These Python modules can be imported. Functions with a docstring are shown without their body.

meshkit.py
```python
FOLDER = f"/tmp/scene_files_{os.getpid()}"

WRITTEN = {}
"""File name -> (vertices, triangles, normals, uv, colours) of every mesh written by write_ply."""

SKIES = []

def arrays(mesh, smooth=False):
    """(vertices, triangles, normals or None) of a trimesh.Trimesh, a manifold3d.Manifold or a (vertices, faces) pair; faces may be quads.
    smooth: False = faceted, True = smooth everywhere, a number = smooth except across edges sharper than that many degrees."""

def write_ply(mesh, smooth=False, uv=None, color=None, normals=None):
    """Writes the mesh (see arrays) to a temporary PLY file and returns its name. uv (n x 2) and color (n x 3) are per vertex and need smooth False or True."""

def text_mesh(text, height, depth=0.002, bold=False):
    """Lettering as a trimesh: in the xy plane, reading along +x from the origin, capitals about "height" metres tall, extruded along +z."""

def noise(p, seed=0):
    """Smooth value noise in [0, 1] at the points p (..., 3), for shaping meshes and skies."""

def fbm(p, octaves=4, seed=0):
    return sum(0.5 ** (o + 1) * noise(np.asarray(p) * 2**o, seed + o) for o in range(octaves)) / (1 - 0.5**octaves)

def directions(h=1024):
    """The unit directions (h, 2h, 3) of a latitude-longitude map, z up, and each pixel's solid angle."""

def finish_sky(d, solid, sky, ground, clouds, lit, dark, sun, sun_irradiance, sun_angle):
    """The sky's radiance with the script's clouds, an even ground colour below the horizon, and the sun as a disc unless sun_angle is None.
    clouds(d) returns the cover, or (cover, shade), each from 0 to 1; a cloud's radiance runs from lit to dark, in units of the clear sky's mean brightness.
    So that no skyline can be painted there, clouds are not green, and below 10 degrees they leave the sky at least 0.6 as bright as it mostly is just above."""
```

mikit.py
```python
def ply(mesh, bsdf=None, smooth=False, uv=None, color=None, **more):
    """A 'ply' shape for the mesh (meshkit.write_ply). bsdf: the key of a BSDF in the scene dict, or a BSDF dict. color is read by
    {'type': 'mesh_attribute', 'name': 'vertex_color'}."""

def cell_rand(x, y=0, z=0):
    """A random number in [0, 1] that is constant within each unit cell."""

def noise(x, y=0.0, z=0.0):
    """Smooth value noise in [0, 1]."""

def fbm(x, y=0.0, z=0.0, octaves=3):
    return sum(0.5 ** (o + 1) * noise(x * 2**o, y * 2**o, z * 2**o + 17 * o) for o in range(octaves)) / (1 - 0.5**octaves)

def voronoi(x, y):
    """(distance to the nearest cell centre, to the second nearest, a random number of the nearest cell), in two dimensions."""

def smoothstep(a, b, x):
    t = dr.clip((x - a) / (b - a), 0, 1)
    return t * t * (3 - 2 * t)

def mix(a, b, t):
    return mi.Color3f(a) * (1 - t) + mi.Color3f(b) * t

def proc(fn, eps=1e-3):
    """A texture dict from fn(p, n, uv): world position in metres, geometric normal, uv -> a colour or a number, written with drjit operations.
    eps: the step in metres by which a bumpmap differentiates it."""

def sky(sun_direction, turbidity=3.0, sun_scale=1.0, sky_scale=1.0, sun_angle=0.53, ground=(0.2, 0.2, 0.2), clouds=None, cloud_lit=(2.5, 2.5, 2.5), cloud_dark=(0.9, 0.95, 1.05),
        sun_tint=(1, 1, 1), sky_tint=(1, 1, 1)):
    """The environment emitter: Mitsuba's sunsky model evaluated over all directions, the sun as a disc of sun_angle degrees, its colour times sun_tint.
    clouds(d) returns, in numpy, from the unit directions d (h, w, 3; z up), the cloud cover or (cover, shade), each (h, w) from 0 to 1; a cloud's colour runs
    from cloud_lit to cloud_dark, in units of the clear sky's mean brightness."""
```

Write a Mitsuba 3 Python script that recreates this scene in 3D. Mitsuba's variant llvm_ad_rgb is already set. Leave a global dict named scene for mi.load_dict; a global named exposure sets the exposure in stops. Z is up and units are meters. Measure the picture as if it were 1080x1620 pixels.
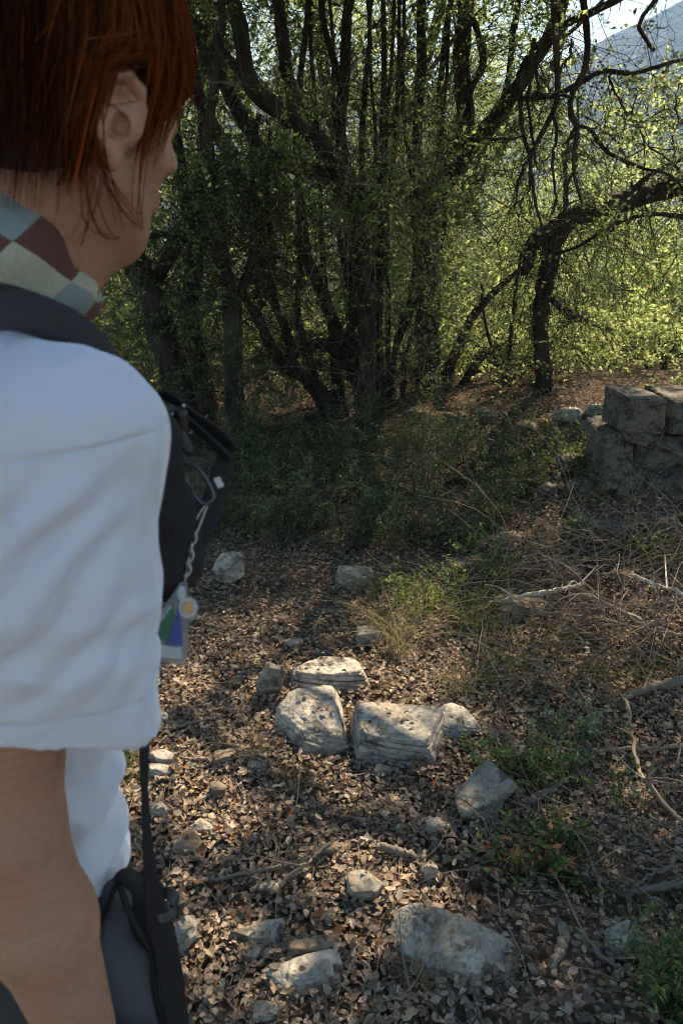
import math
import numpy as np, trimesh, manifold3d, drjit as dr, mitsuba as mi, mikit, meshkit
from scipy.interpolate import CubicSpline
from scipy import sparse
T = mi.ScalarTransform4f
scene, labels = {}, {}
# ------------------------------------------------------------------ camera, sky, haze
CAM = np.array([0, 0, 1.5]); PITCH = math.radians(21.8); FPX = 1200.0   # focal length in pixels of a 1080 x 1620 frame
FWD = np.array([0, math.cos(PITCH), -math.sin(PITCH)]); UPV = np.array([0, math.sin(PITCH), math.cos(PITCH)])
exposure = 3.22
SUN = np.array([math.sin(math.radians(30)) * math.cos(math.radians(47)), math.cos(math.radians(30)) * math.cos(math.radians(47)), math.sin(math.radians(47))])
scene['camera'] = {'type': 'thinlens', 'to_world': T().look_at(origin=CAM.tolist(), target=(CAM + FWD).tolist(), up=[0, 0, 1]),
                   'fov': math.degrees(2 * math.atan(540 / FPX)), 'fov_axis': 'x', 'near_clip': 0.02, 'far_clip': 6000.0,
                   'aperture_radius': 0.0016, 'focus_distance': 3.2}
scene['daylight'] = mikit.sky(SUN.tolist(), turbidity=2.2, ground=(0.12, 0.12, 0.08))
scene['air'] = {'type': 'homogeneous', 'albedo': 0.95, 'sigma_t': {'type': 'rgb', 'value': [0.00028, 0.00045, 0.0009]}}
scene['camera']['medium'] = {'type': 'ref', 'id': 'air'}
scene['haze'] = {'type': 'cube', 'to_world': T().translate([0, 0, 66]).scale([1250, 1250, 120]), 'bsdf': {'type': 'null'}, 'interior': {'type': 'ref', 'id': 'air'}}
labels['haze'] = {'label': 'thin bluish haze in the air of the valley', 'kind': 'stuff'}
# ------------------------------------------------------------------ helpers
def unit(v):
    v = np.asarray(v, float); return v / np.maximum(np.linalg.norm(v, axis=-1, keepdims=True), 1e-12)
def ray(px, py):
    return FWD + np.array([1.0, 0, 0]) * (px - 540) / FPX - UPV * (py - 810) / FPX
def at(px, py, Y):
    d = ray(px, py); return CAM + d * (Y / d[1])
def sstep(a, b, x):
    t = np.clip((np.asarray(x, float) - a) / (b - a), 0, 1); return t * t * (3 - 2 * t)
def nz(x, y, s=1.0, seed=0, octaves=3):
    p = np.stack([np.asarray(x, float) * s, np.asarray(y, float) * s, np.zeros_like(np.asarray(x, float))], -1)
    return meshkit.fbm(p + 50, octaves, seed) - 0.5
def ground_z(x, y):
    x, y = np.asarray(x, float), np.asarray(y, float)
    r = np.hypot(x, y)
    z = 0.15 * sstep(2.0, 6.3, y) + 0.30 * sstep(0.45, 1.7, x) * sstep(2.1, 3.5, y) * (1 - 0.6 * sstep(4.5, 7, y)) * (1 - sstep(7, 12, y))
    z = z + 0.10 * nz(x, y, 0.7, 1) * sstep(0.3, 2.0, r) + 0.05 * nz(x, y, 3.0, 2)
    z = z - 0.10 * np.maximum(y - 13, 0) * (1 - sstep(60, 400, y)) - 0.02 * np.maximum(y - 60, 0) * 0
    return z
def on_ground(px, py):
    d = ray(px, py); t = 1.0
    for _ in range(40):
        p = CAM + d * t
        t += 0.6 * (p[2] - ground_z(p[0], p[1])) / max(-d[2], 0.05)
        t = float(np.clip(t, 0.3, 30))
    return CAM + d * t
def zc(p): return float((np.asarray(p) - CAM) @ FWD)
taken = {}
def numbered(name):
    n = taken.get(name, -1) + 1; taken[name] = n
    return name if n == 0 else f'{name}_{n:03d}'
def put(name, mesh, bsdf, parent=None, smooth=False, **more):
    key = numbered(parent + '__' + name if parent else name)
    if bsdf in OFFSETS: pass
    scene[key] = mikit.ply(mesh, bsdf, smooth=smooth, **more)
    return key
OFFSETS = {}
def thing(name, label, cat, group=None):
    key = numbered(name); tag(key, label, cat, group); return key
def tag(key, label, cat=None, group=None, kind=None):
    d = {'label': label}
    if cat: d['category'] = cat
    if group: d['group'] = group
    if kind: d['kind'] = kind
    labels[key] = d
def cat_mesh(ms):
    vs, fs, o = [], [], 0
    for v, f in ms:
        vs.append(v); fs.append(f + o); o += len(v)
    return np.vstack(vs), np.vstack(fs)
def tube(pts, rad, sides=6, cap=True, wob=0.0, seed=0):
    """A tapered tube along a polyline as (vertices, triangles)."""
    p = np.asarray(pts, float); n = len(p)
    t = unit(np.gradient(p, axis=0))
    ref = np.array([0.31, 0.87, 0.38]) if abs(unit(t.mean(0)) @ unit([0.31, 0.87, 0.38])) < 0.9 else np.array([0.9, -0.1, 0.3])
    a = unit(np.cross(t, ref)); b = np.cross(t, a)
    ang = np.arange(sides) * 2 * np.pi / sides
    r = np.broadcast_to(rad, (n,))[:, None] * np.ones((1, sides))
    if wob:
        rg = np.random.default_rng(seed); r = r * (1 + wob * rg.normal(size=(n, sides)))
    v = p[:, None] + r[..., None] * (np.cos(ang)[None, :, None] * a[:, None] + np.sin(ang)[None, :, None] * b[:, None])
    i, j = np.meshgrid(np.arange(n - 1), np.arange(sides), indexing='ij')
    q = np.stack([i * sides + j, i * sides + (j + 1) % sides, (i + 1) * sides + (j + 1) % sides, (i + 1) * sides + j], -1).reshape(-1, 4)
    f = np.vstack([q[:, [0, 1, 2]], q[:, [0, 2, 3]]]); v = v.reshape(-1, 3)
    if cap:
        v = np.vstack([v, p[:1], p[-1:]]); k = np.arange(sides); e = (n - 1) * sides
        f = np.vstack([f, np.stack([np.full(sides, n * sides), (k + 1) % sides, k], 1), np.stack([np.full(sides, n * sides + 1), e + k, e + (k + 1) % sides], 1)])
    return v, f
def spline(pts, n, rad=None):
    p = np.asarray(pts, float)
    s = np.concatenate([[0], np.cumsum(np.linalg.norm(np.diff(p, axis=0), axis=1) ** 0.7 + 1e-6)])
    u = np.linspace(0, s[-1], n)
    q = CubicSpline(s, p)(u) if len(p) > 2 else p[0] + (p[1] - p[0]) * (u / s[-1])[:, None]
    return q if rad is None else (q, np.interp(u, np.linspace(0, s[-1], len(rad)) if len(rad) != len(p) else s, rad))
def tubes(P, R, sides=3):
    """Many tubes at once: P (n, k, 3), R (n, k)."""
    n, k = P.shape[:2]
    t = unit(np.gradient(P, axis=1)); a = unit(np.cross(t, [0.21, 0.55, 0.8])); b = np.cross(t, a)
    ang = np.arange(sides) * 2 * np.pi / sides
    v = P[:, :, None] + R[:, :, None, None] * (np.cos(ang)[:, None] * a[:, :, None] + np.sin(ang)[:, None] * b[:, :, None])
    i, j = np.meshgrid(np.arange(k - 1), np.arange(sides), indexing='ij')
    q = np.stack([i * sides + j, i * sides + (j + 1) % sides, (i + 1) * sides + (j + 1) % sides, (i + 1) * sides + j], -1).reshape(-1, 4)
    f = np.vstack([q[:, [0, 1, 2]], q[:, [0, 2, 3]]])
    f = (f[None] + (np.arange(n) * k * sides)[:, None, None]).reshape(-1, 3)
    return v.reshape(-1, 3), f
def rotz(a): c, s = math.cos(a), math.sin(a); return np.array([[c, -s, 0], [s, c, 0], [0, 0, 1.0]])
# signed distance modelling: a grid of distances, blended, then surface nets
class Field:
    def __init__(self, lo, hi, h):
        self.lo, self.h = np.asarray(lo, float), h
        self.n = np.ceil((np.asarray(hi) - self.lo) / h).astype(int) + 1
        self.v = np.full(self.n, 1.0, np.float32)
    def box(self, lo, hi, pad):
        a = np.clip(np.floor((np.asarray(lo) - pad - self.lo) / self.h).astype(int), 0, self.n); b = np.clip(np.ceil((np.asarray(hi) + pad - self.lo) / self.h).astype(int) + 1, 0, self.n)
        s = tuple(slice(x, y) for x, y in zip(a, b))
        g = np.meshgrid(*[self.lo[k] + self.h * np.arange(a[k], b[k]) for k in range(3)], indexing='ij')
        return s, np.stack(g, -1).astype(np.float32)
    def op(self, fn, lo, hi, k=0.01, sub=False):
        s, p = self.box(lo, hi, k + 3 * self.h)
        if 0 in p.shape: return self
        d, v = fn(p), self.v[s]
        if sub: d, v = d, -v
        hh = np.maximum(k - np.abs(d - v), 0) / k if k > 0 else 0
        r = np.minimum(d, v) - hh * hh * k * 0.25
        self.v[s] = -r if sub else r
        return self
    def cone(self, a, b, ra, rb, k=0.01, sub=False, flat=None):
        """Round cone from a to b; flat = (axis, factor) squeezes it along one axis."""
        a, b = np.asarray(a, float), np.asarray(b, float)
        def fn(p):
            q = p - a; ab = b - a
            if flat is not None:
                ax, fac = unit(flat[0]), flat[1]
                q = q + (q @ ax)[..., None] * ax * (1 / fac - 1); ab = ab + (ab @ ax) * ax * (1 / fac - 1)
            t = np.clip((q @ ab) / max(ab @ ab, 1e-9), 0, 1)
            d = np.linalg.norm(q - t[..., None] * ab, axis=-1) - (ra + (rb - ra) * t)
            return d * (min(1, flat[1]) if flat is not None else 1)
        r = max(ra, rb) * (max(1, flat[1]) if flat is not None else 1)
        return self.op(fn, np.minimum(a, b) - r, np.maximum(a, b) + r, k, sub)
    def ell(self, c, rad, M=None, k=0.01, sub=False):
        c, rad = np.asarray(c, float), np.asarray(rad, float); M = np.eye(3) if M is None else M
        def fn(p):
            q = (p - c) @ M / rad
            l = np.linalg.norm(q, axis=-1); g = np.linalg.norm(q / rad, axis=-1)
            return l * (l - 1) / np.maximum(g, 1e-6)
        r = rad.max(); return self.op(fn, c - r, c + r, k, sub)
    def rbox(self, c, half, M=None, r=0.01, k=0.005, sub=False):
        c, half = np.asarray(c, float), np.asarray(half, float); M = np.eye(3) if M is None else M
        def fn(p):
            q = np.abs((p - c) @ M) - half + r
            return np.linalg.norm(np.maximum(q, 0), axis=-1) + np.minimum(q.max(-1), 0) - r
        e = np.linalg.norm(half); return self.op(fn, c - e, c + e, k, sub)
    def cut(self, p0, n):
        """Keeps the side that n points away from."""
        s, p = self.box(self.lo, self.lo + self.h * self.n, 0)
        self.v = np.maximum(self.v, (p - np.asarray(p0)) @ unit(n)); return self
    def mesh(self, smooth=1):
        v = self.v; ins = v < 0
        c8 = [ins[a:ins.shape[0] - 1 + a, b:ins.shape[1] - 1 + b, c:ins.shape[2] - 1 + c] for a in (0, 1) for b in (0, 1) for c in (0, 1)]
        cnt = sum(x.astype(np.uint8) for x in c8); act = (cnt > 0) & (cnt < 8)
        idx = np.argwhere(act); num = np.full(act.shape, -1, np.int64); num[act] = np.arange(len(idx))
        vals = np.stack([v[idx[:, 0] + a, idx[:, 1] + b, idx[:, 2] + c] for a in (0, 1) for b in (0, 1) for c in (0, 1)], 1)
        cor = np.array([[a, b, c] for a in (0, 1) for b in (0, 1) for c in (0, 1)], float)
        acc = np.zeros((len(idx), 3)); n = np.zeros((len(idx), 1))
        for i in range(8):
            for j in range(i + 1, 8):
                if np.abs(cor[i] - cor[j]).sum() == 1:
                    x, y = vals[:, i], vals[:, j]; m = (x < 0) != (y < 0)
                    t = np.where(m, x / np.where(m, x - y, 1), 0)[:, None]
                    acc += np.where(m[:, None], cor[i] + t * (cor[j] - cor[i]), 0); n += m[:, None]
        V = self.lo + self.h * (idx + acc / np.maximum(n, 1))
        F = []
        for ax in range(3):
            u, w = (ax + 1) % 3, (ax + 2) % 3
            lo_ = [slice(None)] * 3; hi_ = [slice(None)] * 3; lo_[ax] = slice(0, -1); hi_[ax] = slice(1, None)
            a, b = ins[tuple(lo_)], ins[tuple(hi_)]
            e = np.argwhere(a != b); sgn = a[a != b]
            ok = (e[:, u] > 0) & (e[:, w] > 0) & (e[:, u] < act.shape[u]) & (e[:, w] < act.shape[w]); e, sgn = e[ok], sgn[ok]
            def at_(du, dw):
                q = e.copy(); q[:, u] -= du; q[:, w] -= dw; return num[q[:, 0], q[:, 1], q[:, 2]]
            q = np.stack([at_(1, 1), at_(0, 1), at_(0, 0), at_(1, 0)], 1)
            q[~sgn] = q[~sgn][:, ::-1]; F.append(q)
        q = np.vstack(F); F = np.vstack([q[:, [0, 1, 2]], q[:, [0, 2, 3]]])
        E = np.vstack([F[:, [0, 1]], F[:, [1, 2]], F[:, [2, 0]]]); nv = len(V)
        A = sparse.coo_matrix((np.ones(2 * len(E)), (np.r_[E[:, 0], E[:, 1]], np.r_[E[:, 1], E[:, 0]])), (nv, nv)).tocsr(); A.data[:] = 1
        D = np.maximum(np.asarray(A.sum(1)), 1)
        for k in (0.5, -0.52) * (smooth * 3): V = V + k * (A @ V / D - V)
        return trimesh.Trimesh(V, F, process=False)
# ------------------------------------------------------------------ materials
def vc(): return {'type': 'mesh_attribute', 'name': 'vertex_color'}
def rgb(*c): return {'type': 'rgb', 'value': list(c)}
P_ = mikit.proc
def two(d): return {'type': 'twosided', 'bsdf': d}
scene['leaf_green'] = {'type': 'principledthin', 'base_color': vc(), 'roughness': 0.4, 'diff_trans': 1.15, 'eta': 1.45}
scene['leaf_dry'] = {'type': 'principledthin', 'base_color': vc(), 'roughness': 0.6, 'diff_trans': 0.35, 'eta': 1.4}
scene['plain_rough'] = two({'type': 'principled', 'base_color': vc(), 'roughness': 0.75, 'specular': 0.3})
def bark_col(p, n, uv):
    a = mikit.fbm(p.x * 22, p.y * 22, p.z * 7, 4); b = mikit.noise(p.x * 5, p.y * 5, p.z * 4)
    c = mikit.mix([0.022, 0.017, 0.013], [0.075, 0.062, 0.049], mikit.smoothstep(0.3, 0.75, a))
    return mikit.mix(c, [0.05, 0.058, 0.03], 0.6 * mikit.smoothstep(0.55, 0.8, b))
def bark_h(p, n, uv): return 0.012 * mikit.fbm(p.x * 45, p.y * 45, p.z * 12, 4)
scene['bark'] = two({'type': 'bumpmap', 'arbitrary': P_(bark_h), 'scale': 1.0, 'bsdf': {'type': 'principled', 'base_color': P_(bark_col), 'roughness': 0.85, 'specular': 0.25}})
def soil_col(p, n, uv):
    a = mikit.fbm(p.x * 9, p.y * 9, 0, 4); b = mikit.noise(p.x * 80, p.y * 80)
    far = mikit.smoothstep(9, 14, p.y)
    c = mikit.mix([0.05, 0.035, 0.025], [0.17, 0.12, 0.08], mikit.smoothstep(0.25, 0.75, a * 0.6 + b * 0.4))
    g = mikit.mix([0.13, 0.115, 0.06], [0.06, 0.085, 0.025], mikit.smoothstep(0.4, 0.6, mikit.fbm(p.x * 1.3, p.y * 1.3, 0, 4)))
    return mikit.mix(c, g, far)
scene['dry_wood'] = two({'type': 'principled', 'base_color': rgb(0.22, 0.17, 0.13), 'roughness': 0.85})
def soil_h(p, n, uv): return 0.010 * mikit.fbm(p.x * 60, p.y * 60, 0, 4) + 0.006 * mikit.fbm(p.x * 220, p.y * 220, 0, 2)
scene['soil'] = two({'type': 'bumpmap', 'arbitrary': P_(soil_h), 'scale': 1.0, 'bsdf': {'type': 'principled', 'base_color': P_(soil_col), 'roughness': 0.95, 'specular': 0.2}})
def rock_fn(dark, lite, warm, pit):
    def col(p, n, uv):
        a = mikit.fbm(p.x * 14, p.y * 14, p.z * 14, 4); b = mikit.fbm(p.x * 90, p.y * 90, p.z * 90, 3); c = mikit.noise(p.x * 30 + 5, p.y * 30, p.z * 60)
        k = mikit.mix(dark, lite, mikit.smoothstep(0.25, 0.75, 0.55 * a + 0.45 * b))
        k = mikit.mix(k, warm, 0.55 * mikit.smoothstep(0.55, 0.8, c))
        d = mikit.fbm(p.x * 130, p.y * 130, p.z * 130, 3)
        l = mikit.fbm(p.x * 28 + 9, p.y * 28, p.z * 28, 4)
        k = mikit.mix(k, mi.Color3f(dark) * 0.55, 0.8 * mikit.smoothstep(0.56, 0.68, l)); k = mikit.mix(k, mi.Color3f(lite) * 1.15, 0.6 * mikit.smoothstep(0.62, 0.7, mikit.fbm(p.x * 41, p.y * 41 + 7, p.z * 41, 3)))
        return k * (1 - pit * mikit.smoothstep(0.56, 0.66, d))
    return col
def rock_h(p, n, uv):
    w = 0.35 * mikit.fbm(p.x * 9, p.y * 9, p.z * 9, 2)
    lay = p.z * 26 + 5 * p.x + 6 * w; crack = dr.abs(lay - dr.floor(lay) - 0.5)
    v1 = mikit.fbm(p.x * 17 + 4, p.y * 17, p.z * 17, 3); ridge = dr.abs(v1 - 0.5)
    return 0.007 * mikit.fbm(p.x * 60, p.y * 60, p.z * 60, 4) + 0.012 * mikit.fbm(p.x * 16, p.y * 16, p.z * 34, 3) - 0.004 * (1 - mikit.smoothstep(0.0, 0.07, crack)) * mikit.smoothstep(0.4, 0.6, mikit.noise(p.x * 12, p.y * 12, p.z * 30)) - 0.0015 * (1 - mikit.smoothstep(0.0, 0.012, ridge))
def rock_h2(p, n, uv):
    return 0.006 * mikit.fbm(p.x * 120, p.y * 120, p.z * 120, 3) + 0.004 * mikit.smoothstep(0.4, 0.65, mikit.fbm(p.x * 75, p.y * 75, p.z * 75, 3))
def rock_mat(col, h): return two({'type': 'bumpmap', 'arbitrary': P_(h), 'scale': 1.0, 'bsdf': {'type': 'principled', 'base_color': P_(col), 'roughness': 0.85, 'specular': 0.3}})
scene['rock_grey'] = rock_mat(rock_fn([0.14, 0.125, 0.105], [0.31, 0.285, 0.24], [0.30, 0.25, 0.19], 0.25), rock_h)
scene['rock_pale'] = rock_mat(rock_fn([0.17, 0.155, 0.135], [0.41, 0.385, 0.345], [0.30, 0.255, 0.20], 0.3), rock_h)
scene['rock_brown'] = rock_mat(rock_fn([0.085, 0.066, 0.05], [0.21, 0.165, 0.125], [0.28, 0.2, 0.13], 0.25), rock_h)
scene['rock_wall_shaded'] = rock_mat(rock_fn([0.055, 0.049, 0.041], [0.155, 0.14, 0.12], [0.15, 0.12, 0.09], 0.3), rock_h)  # canopy shade over the wall is put into this darker rock colour
scene['rock_pitted'] = rock_mat(rock_fn([0.20, 0.18, 0.15], [0.43, 0.395, 0.335], [0.3, 0.26, 0.2], 0.3), rock_h2)
def skin_col(p, n, uv):
    a = mikit.fbm(p.x * 25, p.y * 25, p.z * 25, 3); b = mikit.noise(p.x * 220, p.y * 220, p.z * 220)
    return mikit.mix([0.365, 0.19, 0.13], [0.43, 0.228, 0.157], mikit.smoothstep(0.2, 0.8, a * 0.5 + b * 0.5))
scene['skin'] = {'type': 'principled', 'base_color': P_(skin_col), 'roughness': 0.5, 'specular': 0.4}
def mat(name, c, r=0.6, **k): scene[name] = two({'type': 'principled', 'base_color': rgb(*c), 'roughness': r, **k})
def cloth_h(p, n, uv): return 0.0009 * mikit.noise(p.x * 700, p.y * 700, p.z * 700) + 0.0012 * mikit.fbm(p.x * 120, p.y * 120, p.z * 120, 2)
def webbing_h(p, n, uv): return 0.0008 * dr.abs(dr.sin(p.z * 1500)) + 0.0006 * mikit.noise(p.x * 800, p.y * 800, p.z * 800)
mat('black_fabric', (0.014, 0.014, 0.017), 0.8); mat('black_plastic', (0.02, 0.02, 0.023), 0.35)
scene['black_webbing'] = two({'type': 'bumpmap', 'arbitrary': P_(webbing_h), 'scale': 1.0, 'bsdf': {'type': 'principled', 'base_color': rgb(0.013, 0.013, 0.016), 'roughness': 0.7}})
scene['navy_padding'] = two({'type': 'bumpmap', 'arbitrary': P_(cloth_h), 'scale': 1.0, 'bsdf': {'type': 'principled', 'base_color': rgb(0.022, 0.021, 0.03), 'roughness': 0.75, 'sheen': 0.3}})
scene['grey_fabric'] = two({'type': 'bumpmap', 'arbitrary': P_(cloth_h), 'scale': 1.0, 'bsdf': {'type': 'principled', 'base_color': rgb(0.075, 0.078, 0.095), 'roughness': 0.8, 'sheen': 0.3}})
mat('trousers_cloth', (0.05, 0.05, 0.06), 0.85); mat('shoe_leather', (0.09, 0.06, 0.04), 0.6); mat('white_plastic', (0.7, 0.7, 0.68), 0.4)
scene['dull_metal'] = {'type': 'roughconductor', 'material': 'Al', 'alpha': 0.35, 'specular_reflectance': rgb(0.55, 0.55, 0.55)}
scene['dark_metal'] = {'type': 'roughconductor', 'material': 'Al', 'alpha': 0.3, 'specular_reflectance': rgb(0.16, 0.16, 0.18)}
# ------------------------------------------------------------------ the person
rg = np.random.default_rng(11)
BY = math.radians(60)
BF = np.array([math.sin(BY), math.cos(BY), 0]); BR = np.array([math.cos(BY), -math.sin(BY), 0]); UZ = np.array([0, 0, 1.0])
HC = np.array([-0.232, 0.733, 1.585])
def head_axes(y, p, r):
    f = np.array([math.sin(y), math.cos(y), 0]); s = np.array([math.cos(y), -math.sin(y), 0])
    f2 = f * math.cos(p) - UZ * math.sin(p); u2 = UZ * math.cos(p) + f * math.sin(p)
    return np.stack([s * math.cos(r) - u2 * math.sin(r), f2, u2 * math.cos(r) + s * math.sin(r)], 1)
HM = head_axes(math.radians(36), math.radians(10.5), math.radians(8.6))
def H(x, y, z): return HC + HM @ np.array([x, y, z], float)
NB = np.array([-0.355, 0.70, 1.395])                                          # base of the neck
SR, SL = NB + 0.195 * BR + 0.014 * BF - 0.070 * UZ, NB - 0.195 * BR - 0.070 * UZ             # shoulder joints
HIP = NB - 0.05 * BF - 0.49 * UZ
ELR = SR - BF * 0.044 + BR * 0.012 - UZ * 0.32 + np.array([-0.010, 0, 0]); ELL = SL - BF * 0.05 - BR * 0.05 - UZ * 0.29
WRR = ELR + BF * 0.022 - UZ * 0.285 + np.array([0.012, -0.01, 0]); WRL = ELL + BF * 0.03 - UZ * 0.24
GZ = float(ground_z(HIP[0], HIP[1]))
def hand(fd, w, d, palm_n, side):
    """A relaxed hand from the wrist w along d: palm, four curled fingers, thumb on its side."""
    d, palm_n = unit(d), unit(palm_n); s = unit(np.cross(d, palm_n)) * side
    c = w + d * 0.05
    fd.ell(c, [0.05, 0.041, 0.016], np.stack([d, s, palm_n], 1), k=0.012)
    for i, (o, l) in enumerate(zip((0.03, 0.010, -0.010, -0.028), (0.068, 0.076, 0.071, 0.056))):
        p = c + d * 0.037 + s * o; dirs = d
        for q, cu in enumerate((0.25, 0.75, 1.15)):
            dirs = unit(d * math.cos(cu) + palm_n * math.sin(cu)); e = p + dirs * l * (0.45, 0.32, 0.23)[q]
            fd.cone(p, e, 0.0092 - 0.0008 * q, 0.0085 - 0.0008 * q, k=0.003); p = e
    p = w + d * 0.022 + s * 0.03
    for l, v in ((0.04, unit(d * 0.7 + s * 0.6 + palm_n * 0.35)), (0.03, unit(d * 0.9 + s * 0.25 + palm_n * 0.4)), (0.022, unit(d + palm_n * 0.4))):
        fd.cone(p, p + v * l, 0.012, 0.0098, k=0.004); p = p + v * l
fd = Field([-0.74, 0.28, -0.04], [0.06, 1.02, 1.75], 0.0055)
fd.ell(H(0, -0.012, 0.035), [0.076, 0.097, 0.09], HM, k=0.02)
fd.ell(H(0, 0.026, -0.03), [0.058, 0.066, 0.086], HM, k=0.03)
fd.cone(H(0, 0.066, -0.098), H(0, 0.068, -0.10), 0.017, 0.017, k=0.025)
for s in (-1, 1):
    fd.cone(H(0.055 * s, 0.0, -0.055), H(0.015 * s, 0.060, -0.098), 0.018, 0.016, k=0.03)
    fd.ell(H(0.034 * s, 0.058, -0.026), [0.020, 0.018, 0.020], HM, k=0.02)
    fd.cone(H(0.012 * s, 0.086, 0.03), H(0.044 * s, 0.068, 0.028), 0.011, 0.009, k=0.015)
    fd.ell(H(0.032 * s, 0.100, 0.006), [0.016, 0.014, 0.011], HM, k=0.01, sub=True)
    fd.ell(H(0.031 * s, 0.0775, 0.005), [0.0125, 0.0125, 0.0125], HM, k=0.004)
    fd.ell(H(0.010 * s, 0.104, -0.028), [0.007, 0.009, 0.007], HM, k=0.008)
fd.cone(H(0, 0.090, 0.018), H(0, 0.112, -0.024), 0.008, 0.0115, k=0.010)
fd.ell(H(0, 0.092, -0.057), [0.023, 0.012, 0.006], HM, k=0.006); fd.ell(H(0, 0.0925, -0.068), [0.020, 0.010, 0.0065], HM, k=0.006)
fd.cone(H(0, -0.022, -0.05), NB + BF * 0.035, 0.057, 0.060, k=0.03); fd.cone(H(0, 0.025, -0.082), NB + BF * 0.05 - UZ * 0.02, 0.036, 0.045, k=0.04)
# torso, arms, legs
fd.cone(NB - UZ * 0.06 + BR * 0.10, NB - UZ * 0.06 - BR * 0.10, 0.07, 0.07, k=0.05)
fd.cone(NB - UZ * 0.01 + BR * 0.05, SR, 0.045, 0.052, k=0.05); fd.cone(NB - UZ * 0.01 - BR * 0.05, SL, 0.045, 0.052, k=0.05)
fd.ell(NB - UZ * 0.19, [0.155, 0.105, 0.20], np.stack([BR, BF, UZ], 1), k=0.06)
fd.ell(NB - UZ * 0.38, [0.135, 0.095, 0.17], np.stack([BR, BF, UZ], 1), k=0.06)
fd.ell(HIP, [0.165, 0.105, 0.12], np.stack([BR, BF, UZ], 1), k=0.06)
for S_, E_, W_, sd in ((SR, ELR, WRR, 1), (SL, ELL, WRL, -1)):
    fd.cone(S_, E_, 0.051, 0.044, k=0.03); fd.cone(E_, E_ * 0.6 + W_ * 0.4, 0.044, 0.046, k=0.02); fd.cone(E_ * 0.6 + W_ * 0.4, W_, 0.046, 0.032, k=0.02)
    hand(fd, W_, W_ - E_, -BR * sd * 0.8 + BF * 0.1, 1 if sd > 0 else -1)
FEET = []
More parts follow.
